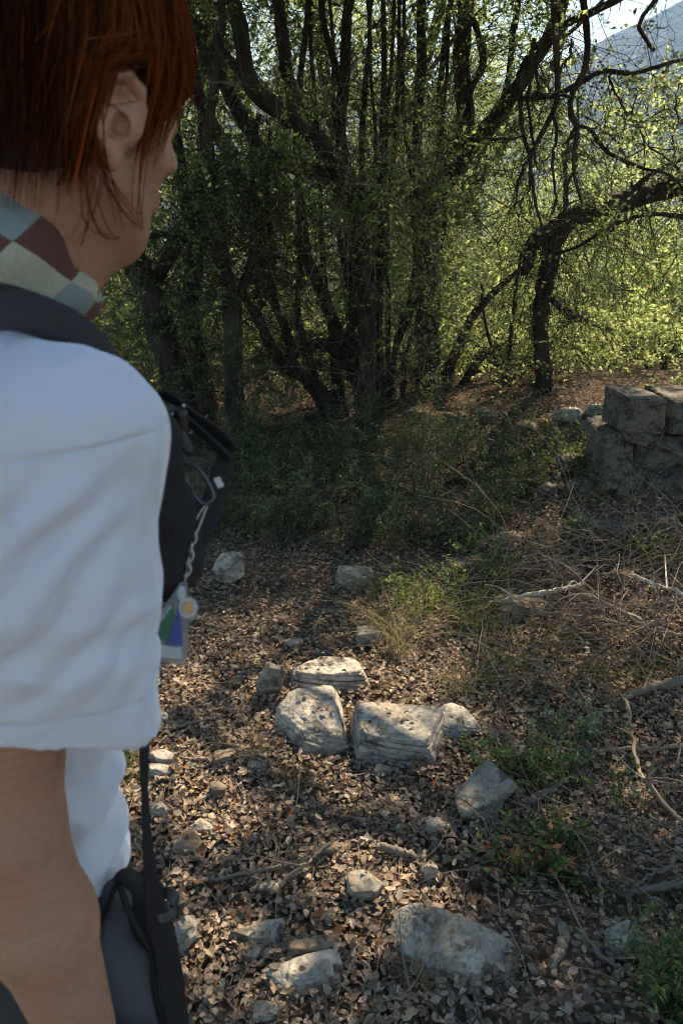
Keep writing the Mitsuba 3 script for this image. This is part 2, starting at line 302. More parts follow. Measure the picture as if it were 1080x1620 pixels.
for sd in (1, -1):
    hp = HIP + BR * 0.085 * sd - UZ * 0.03; kn = hp + BF * 0.03 + BR * 0.01 * sd - UZ * (hp[2] - GZ) * 0.52; an = np.array([*(hp + BR * 0.015 * sd - BF * 0.02)[:2], GZ + 0.085])
    fd.cone(hp, kn, 0.085, 0.058, k=0.04); fd.cone(kn, kn * 0.6 + an * 0.4 - BF * 0.012, 0.055, 0.052, k=0.03); fd.cone(kn * 0.6 + an * 0.4 - BF * 0.012, an, 0.052, 0.036, k=0.03)
    fd.cone(an - UZ * 0.045, an + BF * 0.14 - UZ * 0.055, 0.034, 0.026, k=0.02); FEET.append((hp, kn, an))
def ear_mesh(s):
    """Helix rim, hollow concha, antihelix, tragus and lobe."""
    a = 0.30; em = HM @ np.stack([[math.cos(a), -s * math.sin(a), 0], [s * math.sin(a), math.cos(a), 0], [0, 0, 1.0]], 1)
    ec = H(0.080 * s, -0.013, -0.009); e = Field(ec - 0.055, ec + 0.055, 0.0018)
    def q(y, z, x=0.0): return ec + em @ (0.94 * np.array([x * s, y, z]))
    rim = [q(0.016, -0.004, -0.004), q(0.020, 0.012, 0.0), q(0.016, 0.026, 0.004), q(0.003, 0.034, 0.006), q(-0.011, 0.030, 0.008), q(-0.019, 0.017, 0.009), q(-0.020, 0.001, 0.008), q(-0.014, -0.015, 0.005), q(-0.005, -0.026, 0.002)]
    for c0_, c1_ in zip(rim[:-1], rim[1:]): e.cone(c0_, c1_, 0.0048, 0.0048, k=0.003)
    e.ell(q(-0.001, 0.003, -0.003), [0.0042, 0.019, 0.030], em, k=0.006)
    e.cone(q(-0.010, 0.018, 0.003), q(-0.010, -0.010, 0.003), 0.004, 0.004, k=0.005); e.cone(q(-0.010, 0.018, 0.003), q(0.004, 0.024, 0.002), 0.0035, 0.003, k=0.004)
    e.ell(q(0.000, -0.031, 0.0), [0.006, 0.010, 0.011], em, k=0.006); e.cone(q(0.014, -0.006, 0.001), q(0.013, -0.012, 0.001), 0.006, 0.005, k=0.004)
    e.cone(q(0.006, 0.0, -0.012), q(0.004, -0.004, -0.022), 0.019, 0.022, k=0.010)
    e.ell(q(0.003, -0.006, 0.004), [0.006, 0.008, 0.010], em, k=0.003, sub=True)
    return e.mesh()
bm = [fd.mesh(), ear_mesh(1), ear_mesh(-1)]
person = put('person', cat_mesh([(np.array(m.vertices), np.array(m.faces)) for m in bm]), 'skin', smooth=True)
tag(person, 'red-haired person in a white T-shirt seen from behind, looking down to the right', 'person')
for s in (-1, 1):
    put('eye', trimesh.Trimesh(*[np.array(q) for q in (lambda m: (m.vertices * 0.0118 + H(0.031 * s, 0.0735, 0.005), m.faces))(trimesh.creation.icosphere(2))], process=False), 'white_plastic', person, smooth=True)
# shirt
sf = Field([-0.66, 0.33, 0.72], [-0.04, 0.98, 1.47], 0.0046)
TM = np.stack([BR, BF, UZ], 1)
sf.cone(NB - UZ * 0.075 + BR * 0.10, NB - UZ * 0.075 - BR * 0.10, 0.098, 0.098, k=0.05)
sf.cone(NB - UZ * 0.03 + BR * 0.04, SR + UZ * 0.0, 0.055, 0.060, k=0.05); sf.cone(NB - UZ * 0.03 - BR * 0.04, SL + UZ * 0.0, 0.055, 0.060, k=0.05)
sf.ell(NB - UZ * 0.22 - BF * 0.01, [0.185, 0.125, 0.24], TM, k=0.06)
sf.cone(NB - UZ * 0.30 - BF * 0.01, NB - UZ * 0.66 - BF * 0.05, 0.115, 0.13, k=0.05, flat=(BR, 1.4))
AX = unit(ELR - SR); SLV_END = SR + AX * 0.21
sl = Field([-0.66, 0.33, 0.72], [-0.04, 0.98, 1.47], 0.0046)
for S_, E_ in ((SR, ELR), (SL, ELL)):
    ax = unit(E_ - S_); e = S_ + ax * 0.21
    sl.cone(S_ + UZ * 0.012 + BF * 0.034, S_ + ax * 0.10 + BF * 0.022, 0.066, 0.068, k=0.04, flat=(BF, 1.3))
    sl.cone(S_ + ax * 0.10 + BF * 0.022, S_ + ax * 0.36 + BF * 0.052, 0.068, 0.067, k=0.02, flat=(BF, 1.3))
    s_, p_ = sl.box(e - 0.34, e + 0.34, 0)
    sl.v[s_] = np.maximum(sl.v[s_], (p_ - e) @ unit(ax - 0.22 * BF))
    sl.cone(e - ax * 0.10 + BF * 0.032, e + ax * 0.10 + BF * 0.051, 0.050, 0.050, k=0.004, sub=True, flat=(BF, 1.35))
hh_ = np.maximum(0.03 - np.abs(sf.v - sl.v), 0) / 0.03
sf.v = np.minimum(sf.v, sl.v) - hh_ * hh_ * 0.03 * 0.25
sf.cut(NB - UZ * 0.645, -UZ + 0.5 * BR)
sf.cone(NB - UZ * 0.05, NB + UZ * 0.1, 0.064, 0.064, k=0.006, sub=True)
sm = sf.mesh(); v = np.array(sm.vertices); n = np.array(sm.vertex_normals)
l = (v - SR) @ BR; a = (v - SR) @ BF; zz = v[:, 2] - SR[2]
q = np.stack([a, l, zz], 1)
w1 = meshkit.fbm(q * 9 + 3, 3, 5) - 0.5; w2 = meshkit.fbm(q * 5 + 9, 2, 8)
ph = (zz - 0.85 * a) * 1.0 + 0.035 * w1 * 2.2                                   # folds fall from the shoulder towards the back of the armpit
fold = np.abs(np.sin(ph * 68)) ** 1.3 * 0.016 * sstep(0.35, 0.65, w2) * sstep(-0.24, -0.10, zz) * sstep(0.03, -0.04, zz)
fold2 = np.sin((zz * 0.9 + a * 0.5) * 85 + 9 * w1) * 0.005 * sstep(0.45, 0.65, meshkit.fbm(q * 7 + 30, 2, 3))
low = np.sin((zz + 0.35 * a) * 95 + 10 * w1) * 0.007 * sstep(-0.30, -0.42, zz)
big = (meshkit.fbm(q * np.array([16, 16, 7]) + 70, 3, 12) - 0.5) * 0.022
v += n * (fold + fold2 + low + big)[:, None]
sm = trimesh.Trimesh(v, sm.faces, process=False)
E_L, AXL = SLV_END.tolist(), AX.tolist(); SEAM = (SR - AX * 0.018).tolist(); SAX = unit(AX + 0.18 * BF).tolist(); BRL = BR.tolist()
def shirt_h(p, n, uv):
    d = (p.x - E_L[0]) * AXL[0] + (p.y - E_L[1]) * AXL[1] + (p.z - E_L[2]) * AXL[2] + 0.026
    e = (p.x - SEAM[0]) * SAX[0] + (p.y - SEAM[1]) * SAX[1] + (p.z - SEAM[2]) * SAX[2]
    h = 0.0007 * mikit.noise(p.x * 900, p.y * 900, p.z * 900) + 0.005 * mikit.fbm(p.x * 60, p.y * 60, p.z * 45, 3)
    return h - 0.0016 * dr.exp(-dr.square(d / 0.0018)) + 0.0012 * mikit.smoothstep(0, 0.002, d) - 0.0014 * dr.exp(-dr.square(e / 0.002))
scene['white_cotton'] = two({'type': 'bumpmap', 'arbitrary': P_(shirt_h), 'scale': 1.0, 'bsdf': {'type': 'principled', 'base_color': rgb(0.65, 0.68, 0.79), 'roughness': 0.9, 'specular': 0.2, 'sheen': 0.3}})
put('shirt', sm, 'white_cotton', person, smooth=True)
# trousers and shoes
tf = Field([-0.62, 0.42, 0.0], [-0.06, 0.98, 1.0], 0.012)
tf.ell(HIP - UZ * 0.03, [0.150, 0.105, 0.12], TM, k=0.06)
for hp, kn, an in FEET:
    tf.cone(hp, kn, 0.088, 0.078, k=0.03); tf.cone(kn, an + UZ * 0.01, 0.078, 0.066, k=0.03)
tf.cut(HIP + UZ * 0.07, UZ)
put('trousers', tf.mesh(), 'trousers_cloth', person, smooth=True)
for hp, kn, an in FEET:
    kf = Field(an - 0.25, an + 0.25, 0.006)
    g0 = an - UZ * 0.048
    kf.cone(g0 - BF * 0.045, g0 + BF * 0.15 - UZ * 0.004, 0.044, 0.040, k=0.02); kf.cone(g0, an + UZ * 0.02, 0.048, 0.047, k=0.03); kf.cut(an - UZ * 0.085, -UZ)
    put('shoe', kf.mesh(), 'shoe_leather', person, smooth=True)
# hair: a close cap and thousands of strands that fall from the crown
hf = Field(HC - 0.17, HC + 0.17, 0.005)
hf.ell(H(0, -0.018, 0.040), [0.086, 0.104, 0.097], HM, k=0.01)
hf.ell(H(0, -0.038, -0.02), [0.068, 0.062, 0.062], HM, k=0.03)
hf.ell(H(0, 0.135, -0.075), [0.13, 0.115, 0.135], HM, k=0.01, sub=True)
for s in (-1, 1): hf.ell(H(0.095 * s, 0.012, -0.03), [0.035, 0.040, 0.065], HM, k=0.01, sub=True)
hair = put('hair', hf.mesh(), 'hair_red', person, smooth=True)
def strands(n, seed):
    g = np.random.default_rng(seed); k = 10
    phi = g.uniform(-np.pi, np.pi, n)                                            # 0 = forward, + = the person's right
    side = np.abs(phi)
    end = np.where(side < 0.9, g.uniform(0.02, 0.05, n), np.where((side < 1.55) | ((phi < 0) & (side < 2.2)), g.uniform(-0.035, 0.02, n), np.where(side < 2.1, g.uniform(-0.075, -0.02, n), g.uniform(-0.095, 0.0, n))))
    t0 = g.uniform(0.02, 0.9, n)
    rad = np.array([0.087, 0.106, 0.098]) * (1 + g.uniform(0.0, 0.09, n) + 0.07 * meshkit.fbm(np.stack([phi * 5, t0, t0 * 0], 1) + 60, 2, 4))[:, None]
    zs = np.cos(t0)[:, None] * rad[:, 2:] + (end[:, None] - 0.04 - np.cos(t0)[:, None] * rad[:, 2:]) * np.linspace(0, 1, k)
    s = np.sqrt(np.maximum(1 - np.clip(zs / rad[:, 2:], -1, 1) ** 2, 0)); s = np.where(zs < 0, np.maximum(s, 1 + zs * 1.9), s)
    wav = 0.30 * (meshkit.fbm(np.stack([phi * 3, t0 * 0, t0 * 0], 1) + 40, 2, 9) - 0.5)[:, None] * np.linspace(0, 1, k) + g.normal(0, 0.09, n)[:, None] * np.linspace(0, 1, k) + 0.05 * np.sin(np.linspace(0, 5, k) + g.uniform(0, 6, n)[:, None])
    ph = phi[:, None] + wav + 0.25 * np.sign(phi)[:, None] * (1 - np.linspace(0, 1, k)) * (side < 1.6)[:, None]
    x = np.sin(ph) * rad[:, :1] * s; y = np.cos(ph) * rad[:, 1:2] * s - 0.018
    nearear = (np.abs(x) > 0.05) & (y > -0.042) & (y < 0.006) & (zs + 0.04 < 0.035)   # tucked behind the ear
    y = np.where(nearear, np.minimum(y, -0.040 + 0.006 * g.normal(size=(n, 1))), y)
    P = np.stack([x, y, zs + 0.04], -1)
    P += 0.002 * g.normal(size=(n, 1, 3)) * np.linspace(0.2, 1, k)[:, None]
    R = np.linspace(1, 0.35, k) * g.uniform(0.0005, 0.0011, n)[:, None]
    return HC + P @ HM.T, R, phi
P, R, PHI = strands(3500, 3)
hv, hfa = tubes(P, R, 3)
cop_sun = (1 - sstep(1.25, 2.0, np.abs(PHI - 0.1) + 0.25 * np.random.default_rng(8).normal(size=len(PHI))))[:, None]
COP_SUN = np.repeat(np.array([[0.13, 0.042, 0.020]]) * (1 - cop_sun) + np.array([[0.50, 0.150, 0.044]]) * cop_sun, P.shape[1] * 3, 0)  # copper front carries painted sun glow; dark brown back carries some shade too
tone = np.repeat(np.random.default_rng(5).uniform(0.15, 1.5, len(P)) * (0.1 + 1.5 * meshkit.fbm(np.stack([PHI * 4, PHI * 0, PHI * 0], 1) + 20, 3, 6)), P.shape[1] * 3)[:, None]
scene['hair_red'] = two({'type': 'principled', 'base_color': rgb(0.025, 0.011, 0.009), 'roughness': 0.42, 'specular': 0.5})
scene['hair_strand'] = {'type': 'principledthin', 'base_color': vc(), 'roughness': 0.4, 'diff_trans': 1.4, 'eta': 1.5}
put('strand_layer', (hv, hfa), 'hair_strand', hair, smooth=True, color=np.clip(COP_SUN * tone, 0, 1))
fly = []
for _ in range(150):
    ph_, th_ = rg.uniform(-0.6, 3.0), rg.uniform(0.2, 1.5); d0 = np.array([math.sin(ph_) * math.sin(th_), math.cos(ph_) * math.sin(th_), math.cos(th_)]); p0 = d0 * np.array([0.090, 0.108, 0.101]) + np.array([0, -0.018, 0.04])
    p1 = p0 + d0 * rg.uniform(0.004, 0.016) + np.array([0, 0, -0.02]) + rg.normal(0, 0.006, 3); p2 = p1 + d0 * rg.uniform(-0.006, 0.014) + np.array([0, 0, -0.025]) + rg.normal(0, 0.010, 3)
    q_, r_ = spline([H(*p0), H(*p1), H(*p2)], 8, [0.0004, 0.00035, 0.0002]); fly.append(tube(q_, r_, 3, cap=False))
fv, ff = cat_mesh(fly); put('flyaway_hairs', (fv, ff), 'hair_strand', hair, smooth=True, color=np.tile([[0.42, 0.13, 0.04]], (len(fv), 1)))
wis = []
for a_, b_, c_ in (((0.078, -0.03, -0.03), (0.082, -0.005, -0.065), (0.076, 0.03, -0.085)), ((0.075, 0.03, 0.02), (0.08, 0.02, -0.03), (0.07, 0.035, -0.085)),
                  ((0.078, -0.035, -0.01), (0.086, -0.02, -0.05), (0.083, 0.002, -0.085)), ((0.079, -0.032, 0.0), (0.088, -0.03, -0.05), (0.078, -0.03, -0.11)), ((0.076, -0.03, -0.04), (0.082, -0.02, -0.09), (0.07, 0.01, -0.10))):
    for j in range(5):
        o = rg.normal(0, 0.0035, (3, 3)); q_, r_ = spline([H(*(np.array(z) + w)) for z, w in zip((a_, b_, c_), o)], 9, [0.0007, 0.0006, 0.0003]); wis.append(tube(q_, r_, 3, cap=False))
wv, wf = cat_mesh(wis)
put('loose_wisps', (wv, wf), 'hair_strand', hair, smooth=True, color=np.tile([[0.32, 0.09, 0.03]], (len(wv), 1)))
# scarf round the neck, woven checks
nt, nv = 96, 14
th, vv = np.meshgrid(np.linspace(0, 2 * np.pi, nt), np.linspace(0, 1, nv), indexing='ij')
prof_r = 0.079 + 0.024 * np.sin(vv * np.pi) ** 0.8 - 0.012 * vv + 0.006 * np.sin(th * 3 + 1.0 + 3 * vv) + 0.004 * np.sin(th * 7 + 5 * vv)
cx = NB + BF * 0.018 + UZ * 0.012
lean = 0.10 * vv
sv = cx + prof_r[..., None] * (np.sin(th)[..., None] * BR + np.cos(th)[..., None] * BF * 0.9) + (0.108 * vv)[..., None] * UZ + lean[..., None] * 0.55 * BF + ((0.022 + 0.055 * vv) * np.cos(th) * -1)[..., None] * UZ
i, j = np.meshgrid(np.arange(nt - 1), np.arange(nv - 1), indexing='ij')
qd = np.stack([i * nv + j, (i + 1) * nv + j, (i + 1) * nv + j + 1, i * nv + j + 1], -1).reshape(-1, 4)
inner = sv - 0.004 * unit(sv - (cx + (sv - cx) @ UZ[:, None] * UZ))
V2 = np.vstack([sv.reshape(-1, 3), inner.reshape(-1, 3)]); m_ = nt * nv
rim = []
for e in (0, nv - 1):
    a_ = np.arange(nt - 1) * nv + e; rim.append(np.stack([a_, a_ + nv, a_ + nv + m_, a_ + m_], 1))
qd = np.vstack([qd, qd[:, ::-1] + m_, rim[0][:, ::-1], rim[1]])
uvs = np.stack([th / (2 * np.pi), vv], -1).reshape(-1, 2)
def scarf_col(p, n, uv):
    u, v = uv.x * 10.0 + uv.y * 0.9 + 0.9, uv.y * 1.55 - uv.x * 0.3 + 0.1
    fu, fv = u - dr.floor(u), v - dr.floor(v); cu = dr.floor(u) + dr.floor(v)
    m3 = cu - 3 * dr.floor(cu / 3)
    c = mikit.mix([0.40, 0.41, 0.33], [0.12, 0.052, 0.045], dr.select(m3 > 0.5, 1.0, 0.0)); c = mikit.mix(c, [0.22, 0.28, 0.30], dr.select(m3 > 1.5, 1.0, 0.0))
    c = mikit.mix(c, [0.5, 0.5, 0.46], 0.55 * dr.select(dr.abs(fv - 0.5) < 0.03, 1.0, 0.0))
    return c * (0.85 + 0.3 * mikit.noise(uv.x * 500, uv.y * 120))
scene['checked_cloth'] = two({'type': 'principled', 'base_color': P_(scarf_col), 'roughness': 0.9, 'sheen': 0.4})
F2 = np.vstack([qd[:, [0, 1, 2]], qd[:, [0, 2, 3]]])
scarf = put('scarf', (V2, F2), 'checked_cloth', person, smooth=True, uv=np.vstack([uvs, uvs])); labels[scarf] = {'label': 'checked scarf in cream, brown and grey round the neck'}
# ------------------------------------------------------------------ what the person carries
rg = np.random.default_rng(21)
def slab(pts, w, t, side, n=40, smooth_w=None):
    """A padded band: rounded flat section w x t swept along a path, 'side' its width direction (one vector, or one per point)."""
    p, = (spline(pts, n),); tg = unit(np.gradient(p, axis=0))
    sd = np.asarray(side, float); sd = np.tile(sd, (n, 1)) if sd.ndim == 1 else np.stack([np.interp(np.linspace(0, 1, n), np.linspace(0, 1, len(sd)), sd[:, k]) for k in range(3)], 1)
    sd = unit(sd - (sd * tg).sum(1, keepdims=True) * tg); nn = np.cross(tg, sd)
    a = np.linspace(0, 2 * np.pi, 17)[:-1]
    cx, cy = np.sign(np.cos(a)) * np.abs(np.cos(a)) ** 0.45 * 0.5, np.sign(np.sin(a)) * np.abs(np.sin(a)) ** 0.6 * 0.5
    w = np.interp(np.linspace(0, 1, n), np.linspace(0, 1, len(np.atleast_1d(w))), np.atleast_1d(w)); 
    v = p[:, None] + w[:, None, None] * cx[None, :, None] * sd[:, None] + t * cy[None, :, None] * nn[:, None]
    i, j = np.meshgrid(np.arange(n - 1), np.arange(16), indexing='ij')
    q = np.stack([i * 16 + j, i * 16 + (j + 1) % 16, (i + 1) * 16 + (j + 1) % 16, (i + 1) * 16 + j], -1).reshape(-1, 4)
    f = np.vstack([q[:, [0, 1, 2]], q[:, [0, 2, 3]]])
    v = np.vstack([v.reshape(-1, 3), p[:1], p[-1:]]); k = np.arange(16)
    f = np.vstack([f, np.stack([np.full(16, n * 16), (k + 1) % 16, k], 1), np.stack([np.full(16, n * 16 + 1), (n - 1) * 16 + k, (n - 1) * 16 + (k + 1) % 16], 1)])
    return v, f
def pz(px, py, z):
    """The point seen at a pixel at depth z along the view axis."""
    return CAM + ray(px, py) * z
def ring(c, r, t, n1, n2, rr=None, n=28):
    a = np.linspace(0, 2 * np.pi, n + 1); rr = rr or r
    p = c + r * np.cos(a)[:, None] * unit(n1) + rr * np.sin(a)[:, None] * unit(n2)
    return tube(p, t, 8, cap=False)
sb = thing('chest_bag', 'black chest bag with strap and clip hanging in front of the white shirt', 'bag')
bf = Field([-0.42, 0.50, 1.02], [-0.02, 1.02, 1.42], 0.004)
B0 = pz(254, 785, 0.735)
BM = np.stack([BR, BF, UZ], 1)
bf.rbox(B0 - BF * 0.02 - BR * 0.03, [0.085, 0.036, 0.092], BM, r=0.026)
bf.rbox(B0 - BF * 0.005 - BR * 0.03 - UZ * 0.035, [0.075, 0.036, 0.055], BM, r=0.022, k=0.012)
bm_ = bf.mesh(); bv = np.array(bm_.vertices); bv += np.array(bm_.vertex_normals) * ((meshkit.fbm(bv * 25, 3, 4) - 0.5) * 0.010)[:, None]
put('bag_body', trimesh.Trimesh(bv, bm_.faces, process=False), 'black_fabric', sb, smooth=True)
put('shoulder_strap', slab([pz(-60, 525, 0.44), pz(-20, 486, 0.50), pz(40, 492, 0.57), pz(95, 512, 0.62), pz(140, 538, 0.66), pz(190, 590, 0.70), pz(232, 660, 0.725), pz(250, 720, 0.735)], [0.034, 0.034, 0.034, 0.034, 0.036, 0.036, 0.035], 0.012, [BR * 0.3 - UZ * 0.5 + BF * 0.2, -UZ + BF * 0.1, BR], 60), 'navy_padding', sb, smooth=True)
put('strap_edging', slab([pz(-60, 502, 0.438), pz(-20, 460, 0.498), pz(40, 466, 0.572), pz(95, 488, 0.622), pz(150, 530, 0.668)], 0.008, 0.006, [UZ], 50), 'black_webbing', sb, smooth=True)
lp = [pz(246, 640, 0.735), pz(266, 628, 0.73), pz(300, 655, 0.735), pz(335, 678, 0.74), pz(362, 702, 0.745), pz(369, 712, 0.748)]
put('webbing_loop', slab(lp, [0.013, 0.014, 0.015, 0.013], 0.004, BR * 0.35 + UZ * 0.8), 'black_webbing', sb, smooth=True)
lp = [pz(268, 646, 0.728), pz(300, 668, 0.73), pz(340, 704, 0.735), pz(364, 728, 0.74)]
put('webbing_loop', slab(lp, 0.010, 0.004, BR * 0.35 + UZ * 0.8), 'black_webbing', sb, smooth=True)
put('side_strap', slab([pz(362, 700, 0.75), pz(352, 740, 0.745), pz(336, 800, 0.742), pz(318, 860, 0.738), pz(303, 930, 0.735)], [0.012, 0.020, 0.024, 0.012, 0.008], 0.004, np.array([1, 0.35, 0.0])), 'black_webbing', sb, smooth=True)
b2 = Field(pz(285, 690, 0.725) - 0.05, pz(285, 690, 0.725) + 0.05, 0.0025)
b2.rbox(pz(284, 662, 0.722), [0.012, 0.006, 0.011], BM, r=0.004); b2.rbox(pz(262, 648, 0.722), [0.012, 0.005, 0.008], BM, r=0.003); b2.cone(pz(286, 700, 0.722), pz(296, 712, 0.722), 0.010, 0.008, k=0.006)
put('buckle', b2.mesh(), 'black_plastic', sb, smooth=True)
for a_ in ((250, 652), (290, 642), (272, 655)):
    put('rivet', trimesh.creation.icosphere(2, 0.0022).apply_translation(pz(*a_, 0.714)), 'dull_metal', sb, smooth=True)
put('label_tab', trimesh.creation.box([0.006, 0.002, 0.010]).apply_transform(trimesh.transformations.rotation_matrix(-0.4, [0, 1, 0])).apply_translation(pz(346, 763, 0.722)), 'white_plastic', sb)
# clip, chain and charm: a thing of its own that hangs from the bag
kc = thing('key_ring', 'silver chain with a see-through mountain charm hanging from the black chest bag', 'keychain')
c0, ca, cb = pz(314, 766, 0.715), pz(296, 738, 0.715), pz(331, 795, 0.715); ax_ = unit(cb - ca)
lat = unit(np.cross(ax_, FWD)); Lh = np.linalg.norm(cb - ca) / 2
a = np.linspace(0, 2 * np.pi, 41); stad = [c0 + ax_ * (np.sign(np.sin(t)) * (Lh - 0.0085) * min(1, abs(np.sin(t)) * 1.6) + 0.0085 * np.sin(t)) + lat * 0.0088 * np.cos(t) for t in a]
put('carabiner', tube(stad, 0.0018, 8, cap=False), 'dark_metal', kc, smooth=True)
put('clip_sleeve', tube([ca - ax_ * 0.012, ca - ax_ * 0.002], 0.0052, 12), 'black_plastic', kc, smooth=30)
for s_ in (-1, 1):
    put('long_link', tube(spline([pz(326 + 2 * s_, 800, 0.715), pz(318 + 4 * s_, 815, 0.715), pz(308 + 5 * s_, 838, 0.715), pz(304 + 3 * s_, 850, 0.715)], 12), 0.0012, 7), 'dull_metal', kc, smooth=True)
ch = [(304, 852), (301, 868), (299, 880), (296, 891), (295, 902), (292, 914)]
for q, (x, y) in enumerate(ch):
    d_ = unit(pz(ch[min(q + 1, 5)][0], ch[min(q + 1, 5)][1], 0.7) - pz(ch[max(q - 1, 0)][0], ch[max(q - 1, 0)][1], 0.7))
    o_ = unit(np.cross(d_, FWD)) if q % 2 == 0 else unit(np.cross(d_, np.cross(d_, FWD)) + 0.5 * np.cross(d_, FWD))
    put('chain_link', ring(pz(x, y, 0.714), 0.0062, 0.0012, d_, o_, 0.0038), 'dull_metal', kc, smooth=True)
CD = 0.708
def charm_poly(px, lift, thick, bsdf, name, parent, rnd=0.0):
    from shapely.geometry import Polygon
    P2 = [((x - 540) / FPX * CD, (y - 990) / FPX * CD) for x, y in px]; pg = Polygon(P2)
    if rnd: pg = pg.buffer(-rnd * 0.5).buffer(rnd, quad_segs=8).buffer(-rnd * 0.5)
    m = trimesh.creation.extrude_polygon(pg, thick, engine='earcut')
    vx = np.array(m.vertices); o = CAM + FWD * (CD - lift - thick) - UPV * (990 - 810) / FPX * CD
    m = trimesh.Trimesh(o + vx[:, :1] * np.array([1.0, 0, 0]) - vx[:, 1:2] * UPV + vx[:, 2:] * FWD, m.faces, process=False)
    tilt = trimesh.transformations.rotation_matrix(math.radians(20), UPV, pz(275, 990, CD)); m.apply_transform(tilt)
    if m.volume < 0: m.invert()
    return put(name, m, bsdf, parent, smooth=30)
mat('charm_green', (0.03, 0.14, 0.07), 0.5); mat('charm_blue', (0.05, 0.06, 0.30), 0.5); mat('charm_orange', (0.62, 0.36, 0.12), 0.5); mat('charm_white', (0.42, 0.45, 0.47), 0.4)
scene['acrylic'] = {'type': 'principled', 'base_color': rgb(0.6, 0.63, 0.65), 'roughness': 0.12, 'spec_trans': 0.75, 'eta': 1.2}
cm = charm_poly([(286, 920), (296, 922), (297, 945), (310, 950), (314, 962), (309, 978), (298, 984), (296, 1010), (298, 1030), (291, 1052), (270, 1050), (236, 1040), (222, 1030), (228, 1010), (262, 955)], 0, 0.003, 'acrylic', 'charm', kc, 0.004)
charm_poly([(274, 952), (276, 1013), (226, 1008)], 0.0032, 0.0007, 'charm_green', 'green_hill', cm)
charm_poly([(282, 962), (288, 1022), (262, 1018)], 0.0042, 0.0007, 'charm_blue', 'blue_peak', cm)
charm_poly([(283, 926), (292, 928), (292, 950), (288, 958), (278, 940)], 0.0032, 0.0006, 'charm_white', 'white_cap', cm)
for q in range(9):
    x0, y0 = 270 - q * 4.4, 956 + q * 6.0
    charm_poly([(x0, y0), (x0 - 7, y0 + 5), (x0 - 1, y0 + 8)], 0.0036, 0.0007, 'charm_white', 'tree_edge', cm)
charm_poly([(229, 1014), (286, 1024), (286, 1042), (229, 1034)], 0.0034, 0.0006, 'charm_white', 'base_band', cm)
for r0, b_, l_, nm in ((16.5, 'charm_white', 0.0032, 'badge_rim'), (9.5, 'charm_orange', 0.0050, 'sun_disc')):
    aa = np.linspace(0, 2 * np.pi, 25)[:-1]; charm_poly([(296 + r0 * 0.9 * math.cos(t), 962 + r0 * math.sin(t)) for t in aa], l_, 0.0008, b_, nm, cm)
# grey bag at the hip with its webbing
hb = thing('hip_bag', 'dark grey bag with black piping and webbing at the lower left behind the arm', 'bag')
gf = Field([-0.52, 0.40, 0.52], [-0.02, 0.98, 0.98], 0.004)
def hp_(px, py, z=0.80): return pz(px, py, z)
g_c = hp_(165, 1570, 0.86)
HBM = np.stack([unit(hp_(262, 1620, 0.86) - hp_(187, 1400, 0.80)), np.zeros(3), np.zeros(3)], 1); dn = HBM[:, 0]
hs = unit(np.cross(dn, FWD)); hn = np.cross(hs, dn)
top_r = hp_(203, 1418, 0.80)
gf.cone(hp_(183, 1424, 0.815), hp_(120, 1530, 0.84), 0.014, 0.034, k=0.03); gf.cone(hp_(184, 1426, 0.815), hp_(232, 1640, 0.88), 0.013, 0.036, k=0.03); gf.cone(hp_(150, 1520, 0.835), hp_(150, 1690, 0.90), 0.045, 0.06, k=0.04)
gf.cone(hp_(200, 1530, 0.84), hp_(190, 1690, 0.90), 0.03, 0.055, k=0.04)
gm = gf.mesh(); gv = np.array(gm.vertices); gv += np.array(gm.vertex_normals) * ((meshkit.fbm(gv * np.array([22, 22, 9]), 3, 14) - 0.5) * 0.014)[:, None]
put('bag_body', trimesh.Trimesh(gv, gm.faces, process=False), 'grey_fabric', hb, smooth=True)
put('piping', tube(spline([hp_(196, 1392, 0.785), hp_(184, 1400, 0.785), hp_(172, 1435, 0.785), hp_(156, 1466, 0.79), hp_(135, 1490, 0.80)], 24), 0.0030, 8), 'black_webbing', hb, smooth=True)
put('pocket_seam', tube(spline([hp_(190, 1400, 0.783), hp_(203, 1440, 0.783), hp_(222, 1478, 0.79), hp_(236, 1500, 0.80), hp_(243, 1540, 0.815), hp_(262, 1625, 0.84)], 24), 0.0036, 8), 'black_webbing', hb, smooth=True)
pf = Field(hp_(212, 1420, 0.83) - 0.09, hp_(212, 1420, 0.83) + 0.09, 0.004)
pf.cone(hp_(196, 1392, 0.82), hp_(236, 1470, 0.83), 0.010, 0.016, k=0.02); pf.cone(hp_(205, 1396, 0.83), hp_(243, 1412, 0.84), 0.009, 0.012, k=0.02); pf.cone(hp_(222, 1430, 0.84), hp_(240, 1480, 0.84), 0.018, 0.014, k=0.02)
put('open_pocket', pf.mesh(), 'black_fabric', hb, smooth=True)
put('webbing_strap', slab([hp_(228, 1120, 0.72), hp_(228, 1180, 0.72), hp_(229, 1260, 0.735), hp_(234, 1340, 0.75), hp_(243, 1420, 0.77), hp_(251, 1475, 0.79)], [0.011, 0.0105, 0.007, 0.0085, 0.013, 0.020, 0.024], 0.0035, np.array([1, 0.25, 0])), 'black_webbing', hb, smooth=True)
put('lower_strap', slab([hp_(250, 1455, 0.785), hp_(262, 1500, 0.80), hp_(272, 1560, 0.82), hp_(283, 1640, 0.85), hp_(290, 1700, 0.88)], [0.026, 0.026, 0.026, 0.027], 0.006, np.array([1, 0.3, 0])), 'black_webbing', hb, smooth=True)
put('strap_keeper', slab([hp_(246, 1452, 0.78), hp_(258, 1452, 0.78), hp_(270, 1448, 0.785), hp_(277, 1430, 0.79), hp_(270, 1415, 0.79), hp_(258, 1414, 0.79)], 0.012, 0.003, [UPV, UPV + FWD * 0.6], 30), 'black_plastic', hb, smooth=True)
